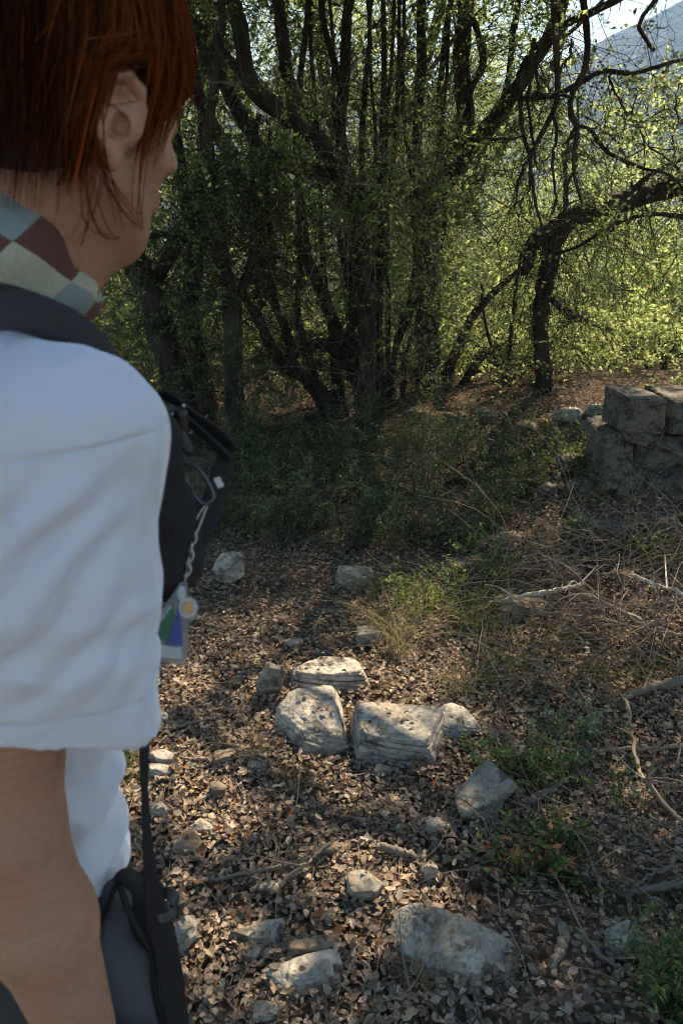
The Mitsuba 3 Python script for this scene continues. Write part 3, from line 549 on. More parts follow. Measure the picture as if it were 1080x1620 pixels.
put('strap_lining', slab([hp_(260, 1428, 0.786), hp_(266, 1440, 0.786), hp_(268, 1456, 0.786)], 0.006, 0.002, np.array([1, 0.2, 0])), 'grey_fabric', hb, smooth=True)
# ------------------------------------------------------------------ ground, far hillside
def axis_pts(lim, fine, n):
    u = np.linspace(-1, 1, n); k = np.arcsinh(lim / fine); return fine * np.sinh(u * k)
gx = axis_pts(900, 1.5, 240); gy = axis_pts(900, 1.5, 240) + 2.6
X, Y = np.meshgrid(gx, gy, indexing='ij')
Zg = ground_z(X, Y); Zg = np.where(Y > 30, np.maximum(Zg, -45), Zg)
i, j = np.meshgrid(np.arange(239), np.arange(239), indexing='ij')
q = np.stack([i * 240 + j, (i + 1) * 240 + j, (i + 1) * 240 + j + 1, i * 240 + j + 1], -1).reshape(-1, 4)
GF = np.vstack([q[:, [0, 1, 2]], q[:, [0, 2, 3]]])
floor = put('forest_floor', (np.stack([X, Y, Zg], -1).reshape(-1, 3), GF), 'soil', smooth=True)
tag(floor, 'forest floor of dark soil under dry leaf litter', kind='structure')
# wooded mountain side across the valley, on the right
ha, hr = np.meshgrid(np.linspace(math.radians(-75), math.radians(85), 220), np.linspace(200, 900, 90), indexing='ij')
crest = 0.14 + 0.115 * sstep(10, 30, np.degrees(ha)) + 0.05 * sstep(-20, -50, np.degrees(ha))
pr = np.clip((hr - 200) / 420, 0, 1); pr = np.where(hr > 620, 1 - 0.3 * (hr - 620) / 280, pr)
hx, hy = hr * np.sin(ha), hr * np.cos(ha)
hz = -47 + pr ** 0.9 * (620 * crest + 47) + 20 * pr * (meshkit.fbm(np.stack([hx, hy, hx * 0], -1) / 80, 4, 31) - 0.5)
i, j = np.meshgrid(np.arange(219), np.arange(89), indexing='ij')
q = np.stack([i * 90 + j, (i + 1) * 90 + j, (i + 1) * 90 + j + 1, i * 90 + j + 1], -1).reshape(-1, 4)
def hill_col(p, n, uv):
    a = mikit.fbm(p.x / 5, p.y / 5, p.z / 5, 4); b = mikit.fbm(p.x / 40, p.y / 40, p.z / 40, 3)
    c = mikit.mix([0.03, 0.045, 0.018], [0.09, 0.10, 0.045], mikit.smoothstep(0.3, 0.7, a))
    return mikit.mix(c, [0.16, 0.15, 0.12], mikit.smoothstep(0.6, 0.75, b * 0.6 + a * 0.4))
scene['hill_cover'] = two({'type': 'diffuse', 'reflectance': P_(hill_col)})
hk = put('hill', (np.stack([hx, hy, hz], -1).reshape(-1, 3), np.vstack([q[:, [0, 2, 1]], q[:, [0, 3, 2]]])), 'hill_cover', smooth=True)
tag(hk, 'hazy blue mountain side behind the trees', kind='structure')
# ------------------------------------------------------------------ stones
ROCK_FOOT, ROCK_TOP = [], []
ICO = trimesh.creation.icosphere(5); ICO3 = trimesh.creation.icosphere(4); ICO2 = trimesh.creation.icosphere(3)
def rock_mesh(size, seed, planes=None, sharp=28, rough=0.03, strata=0.0, ico=None):
    """An angular stone: the softened intersection of half spaces, then weathered. size = half extents."""
    m = ico or (ICO if min(size) > 0.055 and max(size) > 0.085 else ICO3 if max(size) > 0.05 else ICO2); g = np.random.default_rng(seed); d = np.array(m.vertices)
    if planes is None:
        n = unit(g.normal(size=(16, 3))); h = g.uniform(0.72, 1.05, 16)
        n = np.vstack([n, [[0, 0, 1.0], [0.1, -1, 0.1], [-1, 0, 0.1], [1, 0.1, 0]]]); h = np.concatenate([h, [0.75, 0.85, 0.9, 0.9]]); n = unit(n)
    else:
        n = unit(np.array([q[:3] for q in planes], float)); h = np.array([q[3] for q in planes], float)
    inv = np.maximum(d @ n.T, 0.02) / h
    r = 1 / (np.log(np.exp(np.clip(sharp * inv, 0, 80)).sum(1)) / sharp)
    r = np.minimum(r, 1.6); v = d * r[:, None] * np.asarray(size)
    nn = unit(v / np.asarray(size) ** 2); s = float(np.mean(size))
    q = v / s
    v = v + nn * (s * rough * 3.2 * (meshkit.fbm(q * 1.5 + seed, 4, seed) - 0.5) + s * rough * 1.2 * (meshkit.fbm(q * 6 + seed, 3, seed + 1) - 0.5))[:, None]
    if strata:
        lay = q[:, 2] * 5.5 + 1.0 * meshkit.fbm(q * 1.3 + 7, 3, seed + 2) + 0.5 * q[:, 0]
        gr = np.abs((lay % 1) - 0.5) * 2; side = 1 - np.abs(nn[:, 2])
        v -= nn * (strata * s * (sstep(0.75, 1.0, gr) + 0.25 * np.floor(lay % 3) / 3) * sstep(0.1, 0.6, side))[:, None]
    return v, np.array(m.faces)
def stone(px, py, wpx, hpx, label, bsdf='rock_grey', seed=1, depth=0.8, yaw=0.0, sink=0.28, planes=None, tilt=(0, 0), rough=0.03, strata=0.0, sharp=28, dz=0, group=None, ico=None):
    """A stone whose foot is seen at (px, py), about wpx wide and hpx high in the 1080 x 1620 frame."""
    p = on_ground(px, py); z = zc(p); w = wpx * z / FPX / 2; ch = abs(ray(px, py)[2]) / np.linalg.norm(ray(px, py))
    dp = w * depth; H2 = max((hpx * z / FPX - 2 * dp * ch * 0.8) / max(math.sqrt(1 - ch * ch), 0.3) / 2, 0.40 * w) / (1 - sink * 0.5)
    v, f = rock_mesh((w, dp, H2), seed, planes, sharp, rough, strata, ico)
    R = rotz(yaw) @ trimesh.transformations.euler_matrix(tilt[0], tilt[1], 0)[:3, :3]
    v = v @ R.T
    c = np.array([p[0], p[1] + dp * 0.85, 0]); c[2] = ground_z(c[0], c[1]) + H2 * (1 - 2 * sink) + dz + (0.008 if w > 0.08 else 0.022)
    k = put('stone', (v + c, f), bsdf, smooth=True); tag(k, label, 'stone', group)
    ROCK_FOOT.append((c[0], c[1], w, dp)); ROCK_TOP.append(v + c); return k
slabP = [(.05, 0, 1, .50), (-.25, -.3, 1, .56), (-1, -.45, .15, .80), (.1, -1, .25, .78), (1, -.1, .2, .60), (0, 1, .1, 1.0), (-.6, .8, .1, .95), (0.5, -.3, .8, .60), (0, 0, -1, .8), (-.75, -.5, .6, .74), (-.3, -.8, .7, .68), (.35, .5, .9, .62)]
blockP = [(0.03, 0.05, 1, .62), (-.04, -1, .12, .82), (-1, -.12, .1, .88), (1, -.22, .22, .84), (0, 1, 0, 1.0), (.75, -.5, .35, .98), (0, 0, -1, .9), (-.6, -.6, .25, 1.05)]
stone(500, 1204, 126, 138, 'pale layered slab lying left of the squared block in the middle', 'rock_pale', 41, 1.15, 0.25, 0.14, slabP, (0.16, -0.12), 0.07, 0.05, 24)
stone(522, 1106, 140, 36, 'flat pale slab with leaves on top behind the layered slab', 'rock_pale', 44, 0.55, 0.1, 0.30, None, (0, 0), 0.06, 0.14)
stone(632, 1216, 152, 104, 'squared grey block with a sunlit flat top in the middle', 'rock_pale', 42, 0.70, -0.06, 0.12, blockP, (0.03, 0.03), 0.03, 0.11, 34)
stone(730, 1178, 78, 46, 'low pale stone touching the right side of the squared block', 'rock_pale', 43, 0.7, 0.2, 0.3, None, (0, 0.1), 0.06, 0.14)
stone(604, 1236, 30, 18, 'little flat chip in front of the squared block', 'rock_grey', 46, 0.7)
stone(430, 1112, 44, 64, 'upright grey stone left behind the layered slab', 'rock_grey', 45, 0.6, 0.4, 0.15, None, (0.1, 0.35), 0.06, 0.05)
stone(465, 1034, 32, 20, 'small pale stone alone on the path, above the upright grey stone', 'rock_grey', 47)
stone(584, 1026, 46, 34, 'dark stone half hidden behind grass stems, above the slabs', 'rock_grey', 48, 0.8)
stone(356, 1222, 44, 34, 'small stone with a sunlit top and black front, left of the slabs', 'rock_brown', 49, 0.7, 0.3)
stone(405, 1230, 32, 22, 'small grey stone in the shade just left of the layered slab', 'rock_grey', 50)
stone(254, 1224, 44, 32, 'pale stone just right of the thin black strap', 'rock_pale', 51, 0.7, -0.2)
stone(250, 1240, 40, 16, 'thin flat stone under the pale stone beside the black strap', 'rock_pale', 52, 0.7, 0.2)
stone(344, 1273, 30, 30, 'small brown rounded stone in the sunlit leaves left', 'rock_brown', 53, 0.8, 0, 0.25, None, (0, 0), 0.02, 0, 10)
stone(294, 1364, 50, 36, 'dark brown blocky stone among twigs at the left', 'rock_brown', 54, 0.8, 0.4)
stone(320, 1332, 36, 22, 'dark stone behind the brown blocky stone at the left', 'rock_grey', 55, 0.7, -0.3)
stone(250, 1152, 32, 16, 'small pale stone beside the sleeve hem', 'rock_pale', 56)
stone(248, 1304, 34, 30, 'mottled stone partly behind the black strap', 'rock_grey', 57)
stone(766, 1312, 112, 96, 'jagged grey stone leaning right of the middle', 'rock_grey', 58, 0.75, 0.5, 0.2, None, (0.1, -0.35), 0.09, 0.12)
stone(820, 1218, 44, 40, 'grey stone under green leaves behind the jagged stone', 'rock_grey', 59, 0.8, 0.2)
stone(690, 1326, 34, 24, 'small bluish white stone left of the jagged stone', 'rock_pale', 60)
stone(681, 1402, 24, 30, 'tiny white stone standing above the pitted boulder', 'rock_pale', 61, 0.7, 0, 0.2)
stone(578, 1438, 68, 50, 'grey stone at the edge of sunlight in the lower middle', 'rock_grey', 62, 0.75, 0.2, 0.22, None, (0, 0.12))
stone(522, 1366, 44, 20, 'small pinkish stone lit by the sun in the lower middle', 'rock_brown', 63, 0.6, 0.3)
stone(408, 1512, 76, 30, 'flat dark wedge stone in the lower left', 'rock_grey', 64, 0.5, 0.1, 0.25, [(0, 0, 1, .5), (-.7, -.7, .1, .6), (.9, -.3, .2, .8), (0, 1, 0, 1), (0, -1, .2, .8), (0, 0, -1, .8), (-.3, .9, .1, .8)], (0, -0.08))
stone(438, 1527, 26, 20, 'small brown pebble between the wedge stone and the long stone', 'rock_brown', 65)
stone(398, 1532, 34, 26, 'small grey pebble below the flat dark wedge stone', 'rock_grey', 66)
stone(492, 1532, 84, 32, 'long brown stone behind the white stone near the bottom', 'rock_brown', 67, 0.4, 0.05, 0.25, None, (0, 0), 0.03, 0.03)
stone(480, 1584, 96, 60, 'angular white stone near the bottom middle', 'rock_pale', 68, 0.6, 0.25, 0.22, [(-.1, .25, 1, .55), (.05, -1, .45, .55), (-.8, -.4, .3, .85), (1, -.2, .5, .8), (0, 1, .1, .9), (0, 0, -1, .8), (.4, .3, .9, .65), (-.5, -.4, .8, .62)], (0.05, -0.15), 0.03, 0.02, 36)
stone(724, 1560, 176, 98, 'large pitted grey boulder at the lower right', 'rock_pitted', 69, 0.56, -0.30, 0.25, [(-.12, -.15, 1, .6), (.55, -.2, .8, .62), (-.1, -1, .35, .72), (-1, -.2, .35, .86), (1, -.1, .35, 1.0), (0, 1, .1, 1), (0, 0, -1, .8), (-.6, -.65, .4, .85), (.5, -.8, .45, .8)], (0, 0.16), 0.035, 0.0, 30)
stone(998, 1518, 74, 50, 'bluish white stone with dead leaves on it at the right', 'rock_pale', 70, 0.7, 0.2, 0.3, None, (0, 0.15))
stone(292, 1518, 40, 62, 'smooth pale stone beside the black webbing', 'rock_pale', 71, 1.0, 0.2, 0.25, None, (0, 0.1), 0.02)
stone(280, 1462, 34, 40, 'pinkish flat stone behind the smooth pale stone', 'rock_brown', 72, 0.9)
stone(425, 1424, 34, 16, 'thin pale chip among sunlit leaves in the lower left', 'rock_pale', 73, 0.6)
stone(420, 1632, 46, 34, 'pale stone cut by the bottom edge', 'rock_grey', 74)
stone(735, 926, 64, 54, 'brown boulder on the bank beside tall grass', 'rock_brown', 75, 0.75, 0.3, 0.2)
stone(560, 938, 68, 52, 'grey boulder in deep shade below the dark bushes', 'rock_grey', 76, 0.7, -0.2, 0.2)
stone(364, 934, 56, 62, 'jagged pale stone in shade right of the chest bag', 'rock_pale', 77, 0.6, 0.5, 0.15, None, (0, -0.4), 0.08, 0.06)
stone(742, 852, 48, 48, 'dark rounded boulder among the bushes on the bank', 'rock_brown', 78, 0.8, 0, 0.2)
stone(822, 988, 92, 50, 'flat rock under the pale fallen branch', 'rock_brown', 79, 0.6, 0.15, 0.25, None, (0, 0), 0.05, 0.05)
stone(800, 870, 60, 38, 'mossy brown stone on the bank left of the wall', 'rock_brown', 80, 0.7)
stone(932, 850, 70, 40, 'low stone lying at the foot of the wall', 'rock_brown', 81, 0.7)
stone(906, 672, 62, 22, 'flat pale stone in sun beside the big wall block', 'rock_pale', 82, 0.6, 0.1, 0.2)
stone(945, 664, 40, 22, 'flat sunlit stone touching the big wall block', 'rock_pale', 83, 0.6, 0.1, 0.2)
stone(720, 672, 40, 26, 'brown stone at the foot of the thick straight trunk', 'rock_brown', 84, 0.8)
stone(664, 668, 44, 24, 'low stone left of the foot of the straight trunk', 'rock_brown', 85, 0.8)
stone(770, 668, 46, 28, 'mossy stone between the trunk and the wall', 'rock_brown', 86, 0.8)
stone(835, 690, 52, 30, 'dark stone below the leaning tree near the wall', 'rock_brown', 87, 0.8)
stone(990, 930, 40, 26, 'small brown stone in brushwood at the right edge', 'rock_brown', 88, 0.8)
stone(905, 748, 50, 40, 'tumbled brown stone at the left end of the wall under the blocks', 'rock_wall_shaded', 89, 0.8, 0.3)
stone(925, 792, 54, 42, 'tumbled grey stone leaning on the lower left corner of the wall', 'rock_wall_shaded', 90, 0.8, -0.3)
stone(872, 792, 44, 30, 'small dark stone on the slope left of the wall', 'rock_wall_shaded', 91, 0.8, 0.2)
stone(990, 862, 66, 36, 'broad dark stone in front of the wall foot at the right', 'rock_wall_shaded', 92, 0.8, 0.1)
stone(1058, 850, 60, 44, 'dark stone below the wall touching the right edge', 'rock_wall_shaded', 93, 0.8, 0.4)
# ------------------------------------------------------------------ leaf litter
rg = np.random.default_rng(101)
LIT = np.array([[0.49, 0.395, 0.305], [0.41, 0.315, 0.24], [0.34, 0.262, 0.205], [0.26, 0.205, 0.168], [0.55, 0.475, 0.395], [0.16, 0.12, 0.094], [0.33, 0.17, 0.08], [0.40, 0.36, 0.29]])
LW = np.array([.17, .21, .20, .16, .06, .13, .03, .04])
def dry_leaves(xy, L, rg, fine, z0=None):
    n = len(xy); yaw = rg.uniform(0, 2 * np.pi, n)
    tilt = rg.normal(0, 0.24, n); roll = rg.normal(0, 0.27, n)
    d = np.stack([np.cos(yaw) * np.cos(tilt), np.sin(yaw) * np.cos(tilt), np.sin(tilt)], 1)
    s = np.stack([-np.sin(yaw), np.cos(yaw), 0 * yaw], 1); u = np.cross(d, s)
    s = unit(s * np.cos(roll)[:, None] + u * np.sin(roll)[:, None]); u = np.cross(d, s)
    W = L * rg.uniform(0.45, 0.68, n); cup = rg.normal(0.06, 0.12, n) * L; bend = rg.normal(0, 0.13, n) * L
    z = (ground_z(xy[:, 0], xy[:, 1]) if z0 is None else z0) + 0.004 + rg.uniform(0, 0.022, n) + np.abs(np.sin(tilt)) * L * 0.3
    c = np.stack([xy[:, 0], xy[:, 1], z], 1)
    def pt(a, b, h): return c + d * (a * L)[:, None] + s * (b * W)[:, None] + u * h[:, None]
    if fine:
        P = [pt(-.5, 0, bend), pt(-.22, .42, cup), pt(.15, .47, cup), pt(.5, 0, bend), pt(.15, -.47, cup), pt(-.22, -.42, cup), pt(-.05, 0, -0.2 * bend)]
        f = np.array([[0, 1, 6], [1, 2, 6], [2, 3, 6], [3, 4, 6], [4, 5, 6], [5, 0, 6]])
    else:
        P = [pt(-.5, 0, bend), pt(0, .46, cup), pt(.5, 0, bend), pt(0, -.46, cup)]
        f = np.array([[0, 1, 2], [0, 2, 3]])
    V = np.stack(P, 1); k = V.shape[1]
    col = LIT[rg.choice(len(LIT), n, p=LW)] * rg.uniform(0.48, 1.08, (n, 1)) * (1 + rg.normal(0, 0.05, (n, 3)))
    C = np.repeat(np.clip(col, 0.01, 0.8)[:, None], k, 1) * (rg.uniform(0.85, 1.1, (n, k, 1)))
    return V.reshape(-1, 3), (f[None] + (np.arange(n) * k)[:, None, None]).reshape(-1, 3), C.reshape(-1, 3)
def in_view(xy, m=0.35):
    w = 0.47 * np.hypot(xy[:, 1], 1.2) + m; return (np.abs(xy[:, 0]) < w)
def litter_points(n, y0, y1, rg, dens=lambda x, y: 1.0):
    y = y0 + (y1 - y0) * rg.uniform(0, 1, n) ; x = rg.uniform(-1, 1, n) * (0.5 * np.hypot(y, 1.2) + 0.5)
    keep = rg.uniform(0, 1, n) < (0.5 * np.hypot(y, 1.2) + 0.5) / (0.5 * math.hypot(y1, 1.2) + 0.5)
    x, y = x[keep], y[keep]; k = rg.uniform(0, 1, len(x)) < dens(x, y); return np.stack([x[k], y[k]], 1)
def leaf_density(x, y):
    c = sstep(0.30, 0.62, nz(x, y, 1.6, 7) + 0.5 + 0.10)
    under = sstep(3.4, 4.4, y) * 0.55                                           # the understory keeps the ground barer
    return np.clip(0.45 + 0.65 * c - under, 0.12, 1)
parts = []
pa = litter_points(80000, 0.7, 2.6, rg, leaf_density); parts.append(dry_leaves(pa, np.clip(rg.lognormal(-4.12, 0.34, len(pa)), 0.006, 0.032), rg, True))
pb = litter_points(84000, 2.5, 5.2, rg, leaf_density); parts.append(dry_leaves(pb, np.clip(rg.lognormal(-4.05, 0.32, len(pb)), 0.007, 0.034), rg, False))
pc_ = litter_points(19000, 5.0, 9.0, rg, leaf_density); parts.append(dry_leaves(pc_, rg.uniform(0.018, 0.042, len(pc_)), rg, False))
pd_ = np.stack([rg.uniform(-5, 5, 6000), rg.uniform(-4, 0.9, 6000)], 1); parts.append(dry_leaves(pd_, rg.uniform(0.02, 0.04, len(pd_)), rg, False))
for (x_, y_, w_, d_), rv in zip(ROCK_FOOT, ROCK_TOP):                           # drifts against each stone, and a few leaves lying on it
    if y_ > 4.5: continue
    n_ = int(160 * (w_ / 0.07)); a_ = rg.uniform(0, 2 * np.pi, n_); q_ = rg.uniform(0.95, 1.4, n_)
    xy = np.stack([x_ + np.cos(a_) * q_ * w_, y_ + np.sin(a_) * q_ * d_ * 1.05], 1)
    parts.append(dry_leaves(xy, rg.uniform(0.012, 0.026, n_), rg, True, ground_z(xy[:, 0], xy[:, 1]) + np.clip(1.4 - q_, 0, 1) * 0.04 * min(1, w_ / 0.08)))
    top = rv[np.argsort(-rv[:, 2])[:max(len(rv) // 5, 1)]]; m_ = int(rg.integers(0, 5) + 10 * (w_ > 0.1)); t_ = top[rg.integers(0, len(top), m_)]
    if m_: parts.append(dry_leaves(t_[:, :2], rg.uniform(0.012, 0.022, m_), rg, True, t_[:, 2] - 0.006))
o, V_, F_, C_ = 0, [], [], []
for v, f, c in parts: V_.append(v); F_.append(f + o); C_.append(c); o += len(v)
k = put('leaf_litter', (np.vstack(V_), np.vstack(F_)), 'leaf_dry', color=np.vstack(C_))
tag(k, 'dry tan and brown fallen leaves covering the ground', 'leaf litter', kind='stuff')
# the nearest leaves one by one
near = litter_points(4200, 0.98, 1.75, rg); near = near[in_view(near, -0.02)][:300]
for p in near:
    v, f, c = dry_leaves(p[None], np.array([rg.uniform(0.020, 0.031)]), rg, True); v[:, 2] += 0.016
    put('leaf', (v, f), 'leaf_dry', floor, color=c)
# fine twigs and straw lying in the litter
def litter_twigs(n, y0, y1, rg, l0, l1, r0, r1):
    p = litter_points(n, y0, y1, rg); m = len(p); a = rg.uniform(0, 2 * np.pi, m); L = rg.uniform(l0, l1, m); k = 4
    t = np.linspace(-.5, .5, k); bow = rg.normal(0, 0.18, m)
    x = p[:, :1] + np.cos(a)[:, None] * t * L[:, None] - np.sin(a)[:, None] * (t ** 2 * bow[:, None]) * L[:, None]
    y = p[:, 1:] + np.sin(a)[:, None] * t * L[:, None] + np.cos(a)[:, None] * (t ** 2 * bow[:, None]) * L[:, None]
    z = ground_z(x, y) + rg.uniform(0.010, 0.03, m)[:, None] + rg.normal(0, 0.06, m)[:, None] * t * L[:, None]
    R = rg.uniform(r0, r1, m)[:, None] * np.linspace(1, 0.5, k)
    v, f = tubes(np.stack([x, y, z], -1), R, 3)
    col = np.array([[0.16, 0.125, 0.10], [0.32, 0.27, 0.2], [0.09, 0.07, 0.055], [0.24, 0.2, 0.16]])[rg.integers(0, 4, m)] * rg.uniform(0.7, 1.2, (m, 1))
    return v, f, np.repeat(col, k * 3, 0)
tw = [litter_twigs(5200, 0.9, 3.0, rg, 0.02, 0.17, 0.0005, 0.0018), litter_twigs(4200, 2.5, 6.0, rg, 0.05, 0.3, 0.001, 0.0025)]
k = put('twig_litter', (np.vstack([tw[0][0], tw[1][0]]), np.vstack([tw[0][1], tw[1][1] + len(tw[0][0])])), 'plain_rough', smooth=True, color=np.vstack([tw[0][2], tw[1][2]]))
tag(k, 'thin dead twigs and straw strewn over the leaf litter', 'twigs', kind='stuff')
# ------------------------------------------------------------------ ruined wall at the right: every stone a part
wk = thing('stone_wall', 'ruined dry stone wall with big squared blocks on top at the right edge', 'wall')
YW = 3.3
def wall_stone(x0, x1, y0, y1, seed, sq=False, yoff=0.0, bs='rock_wall_shaded', dep=0.36):
    """A stone filling the pixel box x0..x1, y0..y1 on the wall's face."""
    a, b = at((x0 + x1) / 2, y1, YW + yoff), at((x0 + x1) / 2, y0, YW + yoff); g = np.random.default_rng(seed)
    w = (x1 - x0) * zc(a) / FPX / 2; h = (b[2] - a[2]) / 2
    t = (lambda: 0.03 * g.normal()) if sq else (lambda: 0.22 * g.normal())
    pl = [(t(), t(), 1, .92), (t(), t(), -1, .92), (1, t(), t(), .93), (-1, t(), t(), .93), (t(), -1, t(), .92), (0, 1, 0, .95)] + ([] if sq else [(*unit(g.normal(size=3) + np.array([0, -0.6, 0])), g.uniform(0.95, 1.15)) for _ in range(5)])
    v, f = rock_mesh((w * (0.98 if sq else 1.12), dep / 2, h * (1.04 if sq else 1.16)), seed, pl, 60 if sq else 40, 0.05 if sq else 0.06, 0.03 if sq else 0.05, ICO3)
    v = v @ rotz((0.10 if x0 < 1000 else 0.05) if sq else g.normal(0, 0.12)).T
    put('stone', (v + (a + b) / 2 + np.array([0.02 if sq else 0, dep / 2, 0]), f), bs, wk, smooth=True)
wall_stone(978, 1046, 630, 690, 201, True, 0, 'rock_wall_shaded', 0.28); wall_stone(1049, 1150, 635, 692, 202, True, 0.03); wall_stone(1152, 1250, 630, 695, 203, True)
rgw = np.random.default_rng(9)
for x0, x1, y0, y1, s in ((952, 993, 690, 712, 210), (994, 1034, 684, 708, 211), (1036, 1084, 692, 716, 212), (1008, 1082, 702, 762, 213), (958, 1010, 708, 772, 214), (1084, 1160, 694, 760, 215), 
                          (976, 1020, 752, 802, 217), (1018, 1060, 758, 822, 218), (1058, 1120, 760, 840, 219), (1000, 1040, 815, 850, 222), (1036, 1100, 826, 880, 223), (1120, 1200, 765, 850, 224), (1160, 1240, 700, 765, 225)):
    wall_stone(x0, x1, y0, y1, s, False, -0.10 * (y0 - 690) / 100 + rgw.uniform(-0.05, 0.05) + 0.02, 'rock_wall_shaded')
# ------------------------------------------------------------------ trees
GREEN = 1.15 * np.array([[0.18, 0.25, 0.085], [0.21, 0.28, 0.09], [0.14, 0.20, 0.075], [0.25, 0.30, 0.095], [0.16, 0.21, 0.09]])
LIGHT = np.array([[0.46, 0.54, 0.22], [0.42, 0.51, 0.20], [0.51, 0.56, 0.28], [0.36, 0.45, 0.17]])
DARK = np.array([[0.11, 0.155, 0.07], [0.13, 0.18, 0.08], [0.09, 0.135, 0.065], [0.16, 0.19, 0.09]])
PATCHES = [(p[0], p[1], rx, ry) for q, rx, ry in (((640, 1052), .26, .11), ((520, 1082), .24, .13), ((490, 1120), .14, .12), ((625, 1122), .14, .06), ((705, 1140), .07, .06), ((275, 1085), .14, .16), ((300, 1210), .22, .15), ((200, 1250), .12, .12), ((345, 1290), .12, .10),
           ((610, 1385), .15, .09), ((655, 1440), .06, .07), ((450, 1395), .09, .035), ((290, 1400), .06, .04), ((335, 1490), .11, .06), ((430, 1580), .11, .045), ((575, 1490), .08, .03), ((655, 960), .20, .20), ((700, 1065), .1, .06), ((1010, 1270), .05, .05), ((850, 1380), .06, .05),
           ((890, 700), .18, .22), ((925, 662), .25, .25), ((745, 600), .4, .5), ((560, 1180), .05, .03), ((985, 870), .12, .1), ((1040, 990), .1, .1), ((700, 655), .2, .2)) for p in [on_ground(*q)]]  # chosen sun patches: the leaves above them are cut away
HAIR_PT = H(0.055, 0.055, 0.155)  # a gap is cut in the leaves so sun reaches the hair here
def lets_sun(P, rg, amount=0.985, only_hair=False):
    """False for leaves in gaps cut into the canopy to let sun onto chosen ground patches and the hair."""
    g = P - SUN * ((P[:, 2] - 0.06) / SUN[2])[:, None]
    e = 0.22 * (meshkit.fbm(np.stack([g[:, 0] * 7, g[:, 1] * 7, 0 * g[:, 0]], -1) + 9, 3, 77) - 0.5) * 2
    hole = np.zeros(len(P), bool)
    for x, y, rx, ry in ([] if only_hair else PATCHES):
        hole |= ((g[:, 0] - x) / rx) ** 2 + ((g[:, 1] - y) / (ry * 1.1)) ** 2 < 1 + 3 * e
    t = (P - HAIR_PT) @ SUN; off = np.linalg.norm(P - HAIR_PT - t[:, None] * SUN, axis=1); hole |= (off < 0.095) & (t > 0)
    return ~(hole & (rg.uniform(0, 1, len(P)) < amount))
class Leaves:
    def __init__(self): self.p, self.t = [], []
    def sprays(self, base, dirs, length, nl, L, pal, rg, droop=0.25, twig=0.0016, wide=(0.42, 0.62), carve=False, odd=0.004):
        n = len(base)
        if n == 0: return
        tt = np.linspace(0, 1, 3); dirs = unit(dirs); length = np.broadcast_to(length, (n,))
        bend = unit(rg.normal(size=(n, 3))) * 0.25 - np.array([0, 0, droop])
        Q = base[:, None] + length[:, None, None] * (dirs[:, None] * tt[:, None] + bend[:, None] * (tt ** 2)[:, None])
        t = (np.arange(nl) + 0.6) / nl
        u = t[None] * 0.95 + rg.uniform(-.03, .03, (n, nl)) + 0.04; u = np.clip(u, 0.05, 1.05)
        b = base[:, None] + length[:, None, None] * (dirs[:, None] * u[..., None] + bend[:, None] * (u ** 2)[..., None])
        tg = unit(dirs[:, None] + 2 * bend[:, None] * u[..., None])
        sd = unit(np.cross(tg, unit(np.array([0, 0, 1.0]) + 0.5 * rg.normal(size=(n, 1, 3))))) * np.where(np.arange(nl) % 2, 1, -1)[None, :, None]
        d = unit(tg * 0.55 + sd * 0.9 + 0.35 * rg.normal(size=(n, nl, 3)))
        s = unit(np.cross(d, tg + 0.4 * rg.normal(size=(n, nl, 3)))); s = unit(np.cross(np.cross(d, s), d) + 0.0)
        nr = np.cross(d, s); l = L * rg.uniform(0.65, 1.2, (n, nl, 1)); w = l * rg.uniform(*wide, (n, nl, 1)); fo = l * 0.12
        col = pal[rg.integers(0, len(pal), (n, nl))] * rg.uniform(0.7, 1.3, (n, nl, 1)) * rg.uniform(0.8, 1.2, (n, 1, 1))
        o = rg.uniform(0, 1, (n, nl)) < odd; col[o] = np.array([0.42, 0.22, 0.05]) * rg.uniform(0.6, 1.1, (o.sum(), 1))
        b, d, s, nr, l, w, fo, col = (z.reshape(-1, z.shape[-1]) for z in (b, d, s, nr, l, w, fo, col))
        k = lets_sun(b, rg, only_hair=carve == 2) if carve else np.ones(len(b), bool)
        g_ = ground_z(b[:, 0], b[:, 1]); k &= b[:, 2] > g_ + 0.004
        b, d, s, nr, l, w, fo, col = (z[k] for z in (b, d, s, nr, l, w, fo, col))
        V = np.stack([b, b + d * l * 0.48 + s * w * 0.5 + nr * fo, b + d * l, b + d * l * 0.48 - s * w * 0.5 + nr * fo], 1)
        self.p.append((V.astype(np.float32), col.astype(np.float32)))
        if twig:
            if carve:
                kt = lets_sun(Q[:, 1], rg, only_hair=carve == 2) & lets_sun(Q[:, 2], rg, only_hair=carve == 2); Q = Q[kt]; n = len(Q)
            self.t.append((Q, np.linspace(1, 0.45, 3)[None] * twig * rg.uniform(0.7, 1.3, (n, 1))))
    def put(self, key, name='foliage', bsdf='leaf_green', twigs='twigs'):
        V = np.concatenate([a for a, _ in self.p]); C = np.concatenate([c for _, c in self.p]); n = len(V)
        F = (np.array([[0, 1, 2], [0, 2, 3]])[None] + (np.arange(n) * 4)[:, None, None]).reshape(-1, 3)
        k = put(name, (V.reshape(-1, 3), F), bsdf, key, color=np.repeat(np.clip(C, 0, 1), 4, 0)); labels[k] = {'kind': 'stuff'}
        if self.t and twigs:
            P, R = np.concatenate([a for a, _ in self.t]), np.concatenate([r for _, r in self.t])
            v, f = tubes(P, R, 3); k = put(twigs, (v, f), 'bark', key, smooth=True); labels[k] = {'kind': 'stuff'}
        return n
NLEAF = 0
